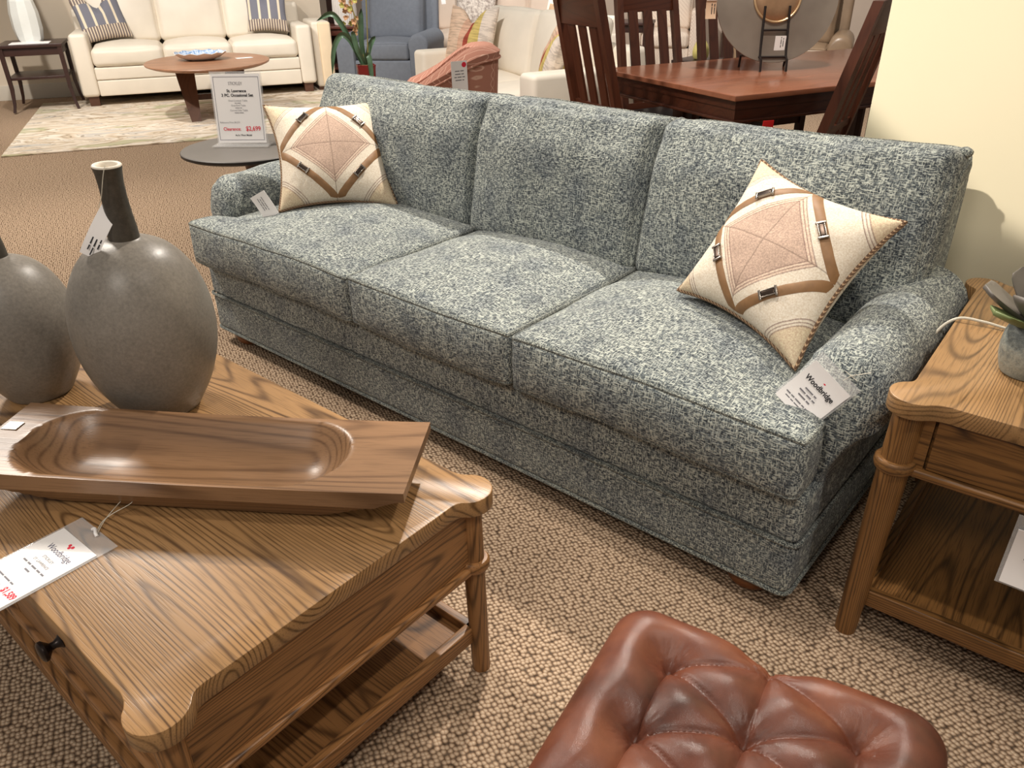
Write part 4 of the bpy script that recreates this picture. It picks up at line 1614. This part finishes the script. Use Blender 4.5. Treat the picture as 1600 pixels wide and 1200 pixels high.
m.box((0, 0.004, 0.0), (0.25, 0.006, 0.09), Matrix.Rotation(0.15, 3, 'X'), r=0.002)
m.build('acrylic_foot', clear, T)
m = MB()
m.box((0, 0.155, 0.0004), (0.214, 0.285, 0.0008))
pg = m.build('paper_sheet', paper, T)
m = MB()
for x in (-0.099, 0.099):
    m.box((x, 0.155, 0.0011), (0.0012, 0.262, 0.0004))
for y in (0.0245, 0.2855):
    m.box((0, y, 0.0011), (0.199, 0.0012, 0.0004))
m.build('printed_border', ink_navy, pg)
for body, size, mat, x, y, bold, sx in (
        ('STICKLEY', 0.0185, ink_grey, -0.004, 0.258, 0.0, 0.78),
        ('St. Lawrence', 0.0165, ink, -0.002, 0.228, 0.0005, 1.0),
        ('3 PC. Occasional Set', 0.0165, ink, 0.0, 0.210, 0.0005, 1.0),
        ('Oval Cocktail Table', 0.0105, ink_grey, 0.0, 0.188, 0.0, 1.0),
        ('Oval End Table', 0.0105, ink_grey, 0.0, 0.168, 0.0, 1.0),
        ('Curved Side Table', 0.0105, ink_grey, 0.0, 0.148, 0.0, 1.0),
        ('Reference Price $4,331', 0.0095, ink_grey, -0.046, 0.098, 0.0, 1.0),
        ('Clearance:', 0.020, ink_red, -0.040, 0.070, 0.0003, 0.92),
        ('$2,699', 0.027, ink_red, 0.054, 0.071, 0.0004, 0.9),
        ('As Is / Floor Model', 0.0095, ink, 0.008, 0.044, 0.0003, 1.0)):
    text_mesh(body, size, mat, T, (x, y, 0.0013), bold=bold, sx=sx)
fine_print((0.03,), 0.004, ink_grey, T, (0, 0.178, 0.0014), seed=21)
fine_print((0.03,), 0.004, ink_grey, T, (0, 0.158, 0.0014), seed=22)
fine_print((0.04,), 0.004, ink_grey, T, (0, 0.138, 0.0014), seed=23)

# ------------------------------------------------------------------ rose barrel chairs
def barrel_chair(T):
    n = 40
    rin, rout = 0.25, 0.37
    def wall_h(a):
        t = abs(a) / (PI * 0.72)
        return 0.86 - 0.22 * smooth01((t - 0.25) / 0.75)
    m = MB()
    rings = []
    prof = [(rout - .05, 0.10), (rout - .02, 0.3), (rout, 0.92), (rout + .01, .965), (rout - .03, 1.0), (rin + .03, 1.0), (rin - .01, 0.97), (rin, 0.9), (rin + .01, 0.35), (rin + .02, 0.10)]
    for i in range(n + 1):
        a = PI * 0.72 * (-1 + 2 * i / n)
        h = wall_h(a)
        e = smooth01((1 - abs(-1 + 2 * i / n)) / 0.10)
        ring = []
        for r, z in prof:
            rr = (rin + rout) / 2 + (r - (rin + rout) / 2) * (0.45 + 0.55 * e)
            ring.append(Vector((rr * math.sin(a), rr * math.cos(a) * 1.05, z * h * (0.94 + .06 * e) if z > .3 else z)))
        rings.append(ring)
    m.loft(rings)
    sh = m.build('barrel_back', pink_fab, T, angle=60)
    w = MB()
    w.tube([(rout * 1.025 * math.sin(a), rout * 1.025 * math.cos(a) * 1.05, 0.925 * wall_h(a)) for a in [PI * .68 * (-1 + 2 * i / n) for i in range(n + 1)]], 0.006, 6)
    w.build('welt', pink_fab, sh)
    mb, fn = cushion(0.25, 0.30, 0.08, 0.04, (0.03, 0), 0.0, 4, 8, 8, 3)
    mb.build('seat_cushion', pink_fab, T, loc=(0, -0.10, 0.37), angle=80)
    m = MB()
    m.box((0, -0.08, 0.19), (0.56, 0.58, 0.22), r=0.04)
    m.build('base', pink_fab, T)
    m = MB()
    m.lathe([(0.22, 0.0), (0.22, 0.04), (0.05, 0.05), (0.05, 0.09)], 28)
    m.build('swivel_base', espresso, T)
PC = thing('barrel_chair', 'rose trellis patterned barrel chair with a red dotted tag behind the sofa back', 'armchair', (-3.43, 3.32, 0), math.radians(-50))
barrel_chair(PC)
T = thing('hang_tag', 'white tag with a red dot on the back of the rose barrel chair', 'tag')
place(T, frame_from((-3.055, 3.165, 0.735), (0.42, 0.90, 0.03), (0.02, -0.02, 1)))
card(0.09, 0.16).build('card', paper, T)
m = MB()
m.lathe([(0.013, 0), (0.013, 0.0006), (0.001, 0.0007)], 16, c=(0.028, 0.06, 0.0014))
m.build('red_dot', ink_red, T)
fine_print((0.05, 0.05, 0.06, 0.05), 0.008, ink_grey, T, (0, 0.03, 0.0016), seed=12)

# ------------------------------------------------------------------ orchid
T = thing('ottoman', 'rose trellis patterned square ottoman under the orchid at the far corner of the tweed sofa', 'ottoman', (-4.37, 3.60, 0), math.radians(40))
mb, fn = cushion(0.28, 0.28, 0.20, 0.05, (0.015, 0), 0.0, 4, 6, 6, 4)
mb.build('upholstered_body', pink_fab, T, loc=(0, 0, 0.25), angle=80)
for sx in (-1, 1):
    for sy in (-1, 1):
        m = MB()
        m.lathe([(0.02, 0), (0.026, 0.056)], 14)
        m.build('foot', espresso, T, loc=(sx * .2, sy * .2, 0))
OP = thing('potted_orchid', 'orchid with strap leaves and peach flowers in a red glazed pot', 'potted plant', (-4.28, 3.55, 0.466))
m = MB()
rings = []
for r, z in ((0.050, 0.0), (0.053, 0.01), (0.066, 0.19), (0.070, 0.213), (0.064, 0.215), (0.058, 0.19)):
    rings.append([Vector((r * math.cos(2 * PI * (k + .5) / 6), r * math.sin(2 * PI * (k + .5) / 6), z)) for k in range(6)])
m.loft(rings)
m.build('pot', red_pot, OP, angle=25)
m = MB()
m.lathe([(0.058, 0.195), (0.04, 0.215), (0.001, 0.222)], 16)
m.build('moss', soil, OP)
CR = Vector((0.76, -0.65 * -1, 0))
rt_ = Vector((0.76, 0.65, 0)).normalized()
tow = Vector((0.65, -0.76, 0))
def strap_leaf(pts, w, parent):
    P = catmull([rt_ * a + tow * b + Vector((0, 0, c + 0.06)) for a, b, c in pts], 6)
    N = len(P) - 1
    rows = []
    for i, p in enumerate(P):
        t = i / N
        ww = w * (0.5 + 2.2 * t * (1 - t) + 0.1) * (1 if t < .85 else (1 - t) / .15 * .95 + .05)
        tan = (P[min(N, i + 1)] - P[max(0, i - 1)]).normalized()
        s = tan.cross(tow)
        s = s.normalized() if s.length > 1e-3 else rt_
        rows.append([p - s * ww, p - s * ww * .5 - tow * .006, p - tow * .010, p + s * ww * .5 - tow * .006, p + s * ww,
                     p + s * ww * .5 - tow * .009, p - tow * .013, p - s * ww * .5 - tow * .009])
    m = MB()
    m.loft(rows)
    return m.build('leaf', leaf_green, parent, angle=80)
for pts in ([(-.02, 0, .15), (-.08, .02, .30), (-.14, .03, .42), (-.19, .03, .46), (-.28, .04, .42)],
            [(-.01, .02, .15), (-.06, .05, .28), (-.12, .07, .34), (-.18, .08, .26), (-.21, .08, .10)],
            [(0, .0, .15), (-.01, .02, .28), (.0, .03, .40), (.01, .03, .49)],
            [(.01, .03, .15), (-.03, .06, .24), (-.05, .06, .33), (-.05, .06, .36)],
            [(.02, .05, .16), (.03, .07, .22), (.045, .09, .18), (.05, .1, .04)],
            [(.0, -.03, .15), (.03, -.05, .26), (.07, -.06, .32)]):
    strap_leaf(pts, 0.015, OP)
for sx_, top in ((0.03, (0.05, 0.01, 0.72)), (-0.02, (-0.08, 0.0, 0.66))):
    m = MB()
    m.tube(catmull([rt_ * sx_ * .3 + Vector((0, 0, .15)), rt_ * sx_ + Vector((0, 0, .4)), rt_ * top[0] + Vector((0, 0, top[2]))], 6), 0.004, 6)
    m.build('flower_stem', stem_mat, OP)
rr = random.Random(5)
for k in range(34):
    a = rr.uniform(-0.125, -0.03) if k < 22 else rr.uniform(-0.02, 0.16)
    z = rr.uniform(0.40, 0.60) if k < 22 else rr.uniform(0.57, 0.68)
    c_ = rt_ * a + tow * rr.uniform(-.05, .03) + Vector((0, 0, z))
    m = MB()
    r0 = rr.uniform(0, 6)
    for pth in range(5):
        an = r0 + pth * 2 * PI / 5
        d = rt_ * math.cos(an) + Vector((0, 0, math.sin(an)))
        s = tow.cross(d)
        R = 0.017 * rr.uniform(.8, 1.2)
        rows = []
        for t, ww in ((0, .12), (.4, .42), (.75, .40), (1, .08)):
            q = c_ + d * R * t + tow * (0.006 * t)
            rows.append([q - s * R * ww, q + s * R * ww, q + s * R * ww * .9 - tow * .002, q - s * R * ww * .9 - tow * .002])
        m.loft(rows)
    m.build('flower', flower_y if k % 5 == 0 else flower, OP, angle=80)

# ------------------------------------------------------------------ white loveseat group
LA = math.radians(-20)
LS = thing('loveseat', 'white linen loveseat with flat arms between the rose chair and the dining chairs', 'loveseat', (-4.24, 4.46, 0), LA)
track_sofa(LS, 1.95, white_fab, 2, arm_h=0.62, arm_w=0.20, depth=0.95, seat_z=0.28, seat_t=0.16, back_h=0.74, foot_h=0.06, rails=False, back_crown=0.07)
Lr = Matrix.Rotation(LA, 3, 'Z')
def on_ls(x, y, z):
    v = Lr @ Vector((x, y, 0))
    return (LS.location.x + v.x, LS.location.y + v.y, z)
soft_pillow('throw_pillow', 'pastel patchwork pillow with a rust stripe on the left of the white loveseat', 'pillow', patchwork_pastel, on_ls(-0.58, 0.34, 0.69), (math.radians(74), 0, LA + 0.28), 0.27, 0.09, 2.0, 'patchwork pillows on the white loveseat', 0.11)
soft_pillow('throw_pillow', 'striped patchwork pillow leaning inside the right arm of the white loveseat', 'pillow', patchwork_pastel, on_ls(0.60, 0.40, 0.66), (math.radians(72), 0.25, LA - 0.65), 0.24, 0.09, 6.0, 'patchwork pillows on the white loveseat', 0.03)

# ------------------------------------------------------------------ far beige sofa with fur pillow
T = thing('sofa', 'long beige linen sofa against the far wall behind the white loveseat', 'sofa', (-6.8, 7.72, 0), math.radians(30))
track_sofa(T, 2.1, grey_beige, 3, arm_h=0.62, depth=0.95, seat_z=0.28, back_h=0.80, foot_h=0.08, rails=False)
soft_pillow('fur_pillow', 'fluffy grey white pillow on the far beige sofa behind the patchwork pillow', 'pillow', fur, (-7.25, 7.86, 0.74), (math.radians(70), 0, 0.5), 0.27, 0.11, 9.0)

# ------------------------------------------------------------------ dining set
DA = math.atan2(0.917, 0.40)
DU = Vector((0.40, 0.917, 0)).normalized()
DV = Vector((0.917, -0.40, 0)).normalized()
DB = Vector((-1.53, 3.28, 0))
DT = thing('dining_table', 'rectangular reddish cherry dining table behind the tweed sofa carrying a bronze disc', 'dining table', DB - DV * 0.54 + DU * 0.98, DA)
m = MB()
m.box((0, 0, 0.748), (1.96, 1.08, 0.024), r=0.004)
m.build('tabletop', cherry_top, DT)
m = MB()
m.box((0, 0, 0.715), (1.88, 1.00, 0.042))
m.box((0, 0, 0.668), (1.86, 0.98, 0.052))
m.build('apron', cherry[0], DT)
m = MB()
m.box((0, 0, 0.642), (1.90, 1.02, 0.014), r=0.004)
m.build('apron_bead', cherry[0], DT)
for sx in (-1, 1):
    for y in (-0.26, 0.26):
        m = MB()
        m.box((sx * 0.62, y, 0.35), (0.09, 0.09, 0.58), r=0.004)
        m.build('trestle_post', cherry[2], DT)
    for k in range(5):
        m = MB()
        m.box((sx * 0.62, -0.16 + 0.08 * k, 0.36), (0.02, 0.035, 0.54))
        m.build('trestle_slat', cherry[2], DT)
    m = MB()
    m.box((sx * 0.62, 0, 0.04), (0.10, 0.84, 0.08), r=0.008)
    m.build('trestle_foot', cherry[1], DT)
    m = MB()
    m.box((sx * 0.62, 0, 0.615), (0.08, 0.80, 0.05), r=0.006)
    m.build('trestle_head', cherry[1], DT)
m = MB()
m.box((0, 0, 0.20), (1.2, 0.04, 0.10), r=0.004)
m.build('stretcher', cherry[0], DT)

def dining_chair(label, loc, rz):
    """local: faces +y, back at y=0"""
    T = thing('dining_chair', label, 'dining chair', loc, rz, 'slat back dining chairs')
    lean = 0.16
    def yb(z):
        return -0.015 - lean * max(0, (z - 0.45)) / 0.65
    for s in (-1, 1):
        m = MB()
        rings = []
        for z in (0.0, 0.2, 0.45, 0.7, 0.95, 1.13):
            y = yb(z) - (0.05 * (1 - z / .45) if z < .45 else 0)
            w2 = (0.205 - 0.02 * max(0, z - .45)) * s
            rings.append([Vector((w2 + a * 0.02, y + b * 0.02, z)) for a, b in ((-1, -1), (1, -1), (1, 1), (-1, 1))])
        m.loft(rings)
        m.build('rear_post', cherry[2], T, angle=30)
        m = MB()
        m.box((s * 0.20, 0.40, 0.22), (0.042, 0.042, 0.44), r=0.003)
        m.build('front_leg', cherry[2], T)
    for z, h in ((1.065, 0.13), (0.62, 0.035), (0.50, 0.04)):
        m = MB()
        m.box((0, yb(z), z), (0.40, 0.022, h), Matrix.Rotation(0.15, 3, 'X'), r=0.003)
        m.build('back_rail', cherry[0], T)
    for x in (-0.105, 0.0, 0.105):
        m = MB()
        z0, z1 = 0.50, 1.01
        rings = []
        for z in (z0, z1):
            rings.append([Vector((x * (1 - .06 * (z - .5)) + a * 0.031, yb(z) + b * 0.006, z)) for a, b in ((-1, -1), (1, -1), (1, 1), (-1, 1))])
        m.loft(rings)
        m.build('slat', cherry[2], T, angle=30)
    m = MB()
    m.box((0, 0.20, 0.42), (0.41, 0.42, 0.05), r=0.004)
    m.build('seat_frame', cherry[0], T)
    mb, fn = cushion(0.205, 0.205, 0.025, 0.018, (0.02, 0), 0, 3, 6, 6, 2)
    mb.build('seat', black_leather, T, loc=(0, 0.215, 0.468))
    for s in (-1, 1):
        m = MB()
        m.box((s * 0.2, 0.2, 0.18), (0.022, 0.38, 0.03))
        m.build('stretcher', cherry[1], T)
    return T
DA0 = Vector((-2.52, 3.71, 0))
p = DA0 + DV * 0.27 - DU * 0.14
c1 = dining_chair('tall slat back dining chair seen from behind at the near end of the dining table', p, DA - PI / 2)
p = DB + DV * 0.12 + DU * 0.41
c2 = dup(c1, p, DA + math.radians(28), 'tall slat back dining chair leaning in front of the cream wall edge', 'slat back dining chairs')
p = DA0 - DV * 0.20 + DU * 0.52
c3 = dup(c1, p, DA + PI, 'slat back dining chair across the table left of the yellow pear jar', 'slat back dining chairs')
p = DA0 - DV * 0.20 + DU * 1.10
c4 = dup(c1, p, DA + PI, 'slat back dining chair across the table partly hidden by the bronze disc', 'slat back dining chairs')

# gong like disc on its iron stand
GF = Vector((0.65, -0.76, 0)).normalized()
GR = Vector((0.76, 0.65, 0)).normalized()
GC = Vector((-1.785, 4.165, 0))
T = thing('display_disc', 'large round bronze disc with a tan raised centre standing on the dining table', 'ornament', (GC.x, GC.y, 1.10), math.atan2(GR.y, GR.x))
m = MB()
m.lathe([(0.001, -0.012), (0.20, -0.008), (0.30, 0.0), (0.3075, 0.006), (0.306, 0.011), (0.29, 0.010), (0.14, 0.002), (0.13, 0.006), (0.001, 0.010)], 96, cap=False)
m.build('disc', gong_metal, T, rot=(math.radians(80), 0, 0), angle=40)
m = MB()
m.lathe([(0.001, 0.018), (0.06, 0.017), (0.108, 0.011), (0.112, 0.006)], 64, cap=False)
m.build('boss', gong_boss, T, rot=(math.radians(80), 0, 0), angle=60)
m = MB()
m.tube([(0.116 * math.cos(2 * PI * k / 64), 0.116 * math.sin(2 * PI * k / 64), 0.010) for k in range(64)], 0.006, 8, True)
m.build('boss_ring', gong_ring, T, rot=(math.radians(80), 0, 0))
T = thing('display_stand', 'black iron easel stand holding the bronze disc on the dining table', 'stand', (GC.x, GC.y, 0.761), math.atan2(GR.y, GR.x))
m = MB()
for s in (-1, 1):
    m.tube([(s * 0.066, -0.095, 0.0), (s * 0.066, -0.088, 0.055), (s * 0.066, -0.062, 0.066), (s * 0.0655, -0.052, 0.10), (s * 0.062, -0.028, 0.30)], 0.006, 8)
    m.tube([(s * 0.066, -0.062, 0.066), (s * 0.12, 0.02, 0.066), (s * 0.12, 0.10, 0.060), (s * 0.12, 0.115, 0.0)], 0.006, 8)
m.tube([(-0.066, -0.062, 0.066), (0.066, -0.062, 0.066)], 0.0055, 8)
m.tube([(-0.064, -0.041, 0.19), (0.064, -0.041, 0.19)], 0.0055, 8)
m.build('iron_frame', black_iron, T)
T = thing('price_label', 'white price label standing behind the legs of the iron easel stand', 'label')
gq = GC + GF * 0.05 + GR * 0.03
place(T, frame_from((gq.x, gq.y, 0.875), GR, Vector((0.06, 0.02, 1))))
card(0.055, 0.10).build('card', paper, T)
fine_print((0.05, 0.04), 0.006, ink, T, (0.004, 0.02, 0.0016), rot=(0, 0, PI / 2), seed=14)
T = thing('hang_tag', 'tan and white paper tag hanging from the left rim of the bronze disc', 'tag')
gq = GC + GR * -0.335 + GF * 0.03
place(T, frame_from((gq.x, gq.y, 1.055), GR, Vector((-0.1, 0.0, 1))))
card(0.052, 0.098, bend=0.06).build('card', paper_tan, T)
m = MB()
m.box((0, 0.042, 0.0082), (0.05, 0.014, 0.001))
m.build('white_header', paper, T)
fine_print((0.05, 0.045), 0.007, ink, T, (0.004, -0.004, 0.0032), rot=(0, 0, PI / 2), seed=15)
m = MB()
q = DB + DU * 0.18 - DV * 0.035
m.box((0, 0, 0), (0.062, 0.004, 0.11), r=0.0015)
tag(m.build('warning_tag', red_card, None, loc=(q.x + DV.x * .06, q.y + DV.y * .06, 0.592), rot=(0, 0.04, DA)), 'red tag hanging under the near edge of the dining table', 'tag')

# yellow pear jar on a stand behind
T = thing('pedestal_stand', 'dark stand behind the dining chairs under the yellow pear jar', 'stand', (-2.72, 5.22, 0))
m = MB()
m.box((0, 0, 0.645), (0.30, 0.30, 0.024), r=0.004)
m.build('top', espresso, T)
m = MB()
m.box((0, 0, 0.32), (0.10, 0.10, 0.63))
m.build('column', espresso, T)
m = MB()
m.box((0, 0, 0.012), (0.28, 0.28, 0.024), r=0.004)
m.build('foot', espresso, T)
T = thing('pear_jar', 'pale yellow pear shaped jar with a small glass stopper beyond the dining table', 'jar', (-2.72, 5.20, 0.658))
m = MB()
m.lathe([(p.x, p.y) for p in catmull([(0.03, 0, 0), (0.045, 0.004, 0), (0.056, 0.035, 0), (0.053, 0.07, 0), (0.036, 0.108, 0), (0.016, 0.128, 0), (0.009, 0.135, 0)], 4)], 32)
m.build('body', yellow_glass, T, angle=70)
m = MB()
m.lathe([(0.007, 0.132), (0.006, 0.142), (0.011, 0.15), (0.008, 0.16), (0.001, 0.162)], 16)
m.build('stopper', chalk_white, T, angle=70)

# olive leather armchair and ikat chair behind the dining set
T = thing('armchair', 'olive leather club armchair with rolled arms behind the dining table', 'armchair', (-3.06, 7.61, 0), math.radians(18))
roll_armchair(T, 1.05, 0.95, olive_leather, back_h=1.0, arm_h=0.62)
T = thing('armchair', 'pale beige ikat patterned armchair behind the dining chairs', 'armchair', (-5.2, 8.99, 0), math.radians(28))
track_sofa(T, 0.86, ikat_fab, 1, arm_h=0.70, arm_w=0.14, depth=0.86, seat_z=0.28, back_h=0.95, foot_h=0.08, rails=False)
m = MB()
m.box((0, 0, 0.9), (0.5, 0.4, 1.8), r=0.006)
tag(m.build('tall_cabinet', espresso, None, loc=(-4.35, 9.35, 0), rot=(0, 0, 0.5)), 'tall dark cabinet behind the ikat armchair and yellow pear jar', 'cabinet')
T = thing('armchair', 'white slipcovered armchair seen between the two left dining chairs', 'armchair', (-5.1, 6.13, 0), math.radians(-12))
track_sofa(T, 0.95, white_fab, 1, arm_h=0.64, arm_w=0.18, depth=0.9, seat_z=0.28, back_h=0.78, foot_h=0.06, rails=False)
soft_pillow('throw_pillow', 'tan and brown pillow on the white armchair behind the dining chair', 'pillow', plain('tan_pillow', rgb(206, 172, 138), 0.9, 0.15, 8.0), (-4.85, 6.45, 0.68), (math.radians(72), 0, -0.1), 0.22, 0.09, 8.0)
T = thing('side_table', 'dark wood side table behind the white armchair', 'side table', (-5.05, 7.85, 0), 0.4)
leggy_table(T, 0.6, 0.5, 0.66, espresso, leg=0.05, taper=.9, shelf=0.15)
# ------------------------------------------------------------------ light and camera
def spot(name, loc, target, power, angle=70, blend=0.5, size=0.06, col=(1.0, 0.86, 0.68)):
    l = bpy.data.lights.new(name, 'SPOT')
    l.energy = power
    l.spot_size = math.radians(angle)
    l.spot_blend = blend
    l.shadow_soft_size = size
    l.color = col
    o = bpy.data.objects.new(name, l)
    COL.objects.link(o)
    o.location = loc
    o.rotation_euler = (Vector(target) - Vector(loc)).to_track_quat('-Z', 'Y').to_euler()
    return o
K = (1.0, 0.92, 0.82)
KN = (1.0, 0.95, 0.89)
spot('ceiling_spot_or_fill', (-1.9, 2.9, 3.0), (-1.3, 0.8, 0.4), 420, 80, 0.6, 0.05, K)       # from behind the sofa on to table, seats, carpet
spot('ceiling_spot_or_fill', (-1.05, -0.4, 2.9), (-0.1, 2.3, 2.05), 500, 44.8, 0.05, 0.03, K)   # wall washer; cone shaped so its edge draws the wall's shadow line
spot('ceiling_spot_or_fill', (-0.9, 1.25, 3.0), (-0.8, 1.45, 0.5), 130, 44, 0.8, 0.05, K)  # added fill, brightens the near pillow and seat from above
spot('ceiling_spot_or_fill', (-2.2, 0.9, 3.0), (-2.1, 1.5, 0.5), 60, 50, 0.8, 0.05, K)
spot('ceiling_spot_or_fill', (0.7, 0.7, 3.0), (-0.2, 0.9, 0.3), 110, 64, 0.8, 0.05, K)
spot('ceiling_spot_or_fill', (-4.3, 0.9, 3.0), (-2.9, 1.1, 0.2), 470, 110, 0.7, 0.30, K)
spot('ceiling_spot_or_fill', (-0.3, -1.3, 2.9), (-1.6, 1.3, 0.25), 140, 70, 0.8, 0.30, K)  # added soft fill that brightens the sofa front
spot('ceiling_spot_or_fill', (-6.6, 2.6, 3.0), (-8.6, 4.4, 0.4), 290, 95, 0.7, 0.08, KN)
spot('ceiling_spot_or_fill', (-6.4, 1.4, 3.0), (-6.9, 2.4, 0.0), 430, 110, 0.7, 0.08, K)
spot('ceiling_spot_or_fill', (-3.7, 2.9, 3.0), (-4.4, 4.8, 0.5), 280, 90, 0.7, 0.08, KN)
spot('ceiling_spot_or_fill', (-5.6, 4.4, 3.0), (-6.9, 6.4, 0.5), 240, 95, 0.7, 0.08, KN)
spot('ceiling_spot_or_fill', (-1.3, 3.3, 3.0), (-1.8, 4.2, 0.76), 200, 80, 0.7, 0.08, K)
spot('ceiling_spot_or_fill', (-2.9, 6.0, 3.0), (-3.2, 8.2, 0.6), 380, 110, 0.7, 0.08, KN)
spot('ceiling_spot_or_fill', (-5.6, 6.4, 3.0), (-6.2, 8.6, 0.6), 300, 110, 0.7, 0.08, KN)

wld = bpy.data.worlds.new('World')
scene.world = wld
wld.use_nodes = True
bg = wld.node_tree.nodes['Background']
bg.inputs[0].default_value = (1.0, 0.94, 0.86, 1)
bg.inputs[1].default_value = 0.34

cam = bpy.data.cameras.new('camera')
co = bpy.data.objects.new('camera', cam)
COL.objects.link(co)
cam.sensor_width = 36
cam.lens = 36 * 1207.17 / 1600
cam.clip_start = 0.02
yaw, pitch, roll = math.radians(-40.6427), math.radians(29.0438), math.radians(-0.7899)
f = Vector((math.sin(yaw) * math.cos(pitch), math.cos(yaw) * math.cos(pitch), -math.sin(pitch)))
r = Vector((math.cos(yaw), -math.sin(yaw), 0))
u = r.cross(f)
c_, s_ = math.cos(roll), math.sin(roll)
r2, u2 = r * c_ + u * s_, u * c_ - r * s_
Mx = Matrix((r2, u2, -f)).transposed()
co.rotation_euler = Mx.to_euler()
co.location = (0, 0, 1.3)
scene.camera = co
vs_ = scene.view_settings
vs_.view_transform = 'Standard'
vs_.look = 'None'
vs_.gamma = 1
vs_.exposure = -0.17
vs_.use_curve_mapping = False
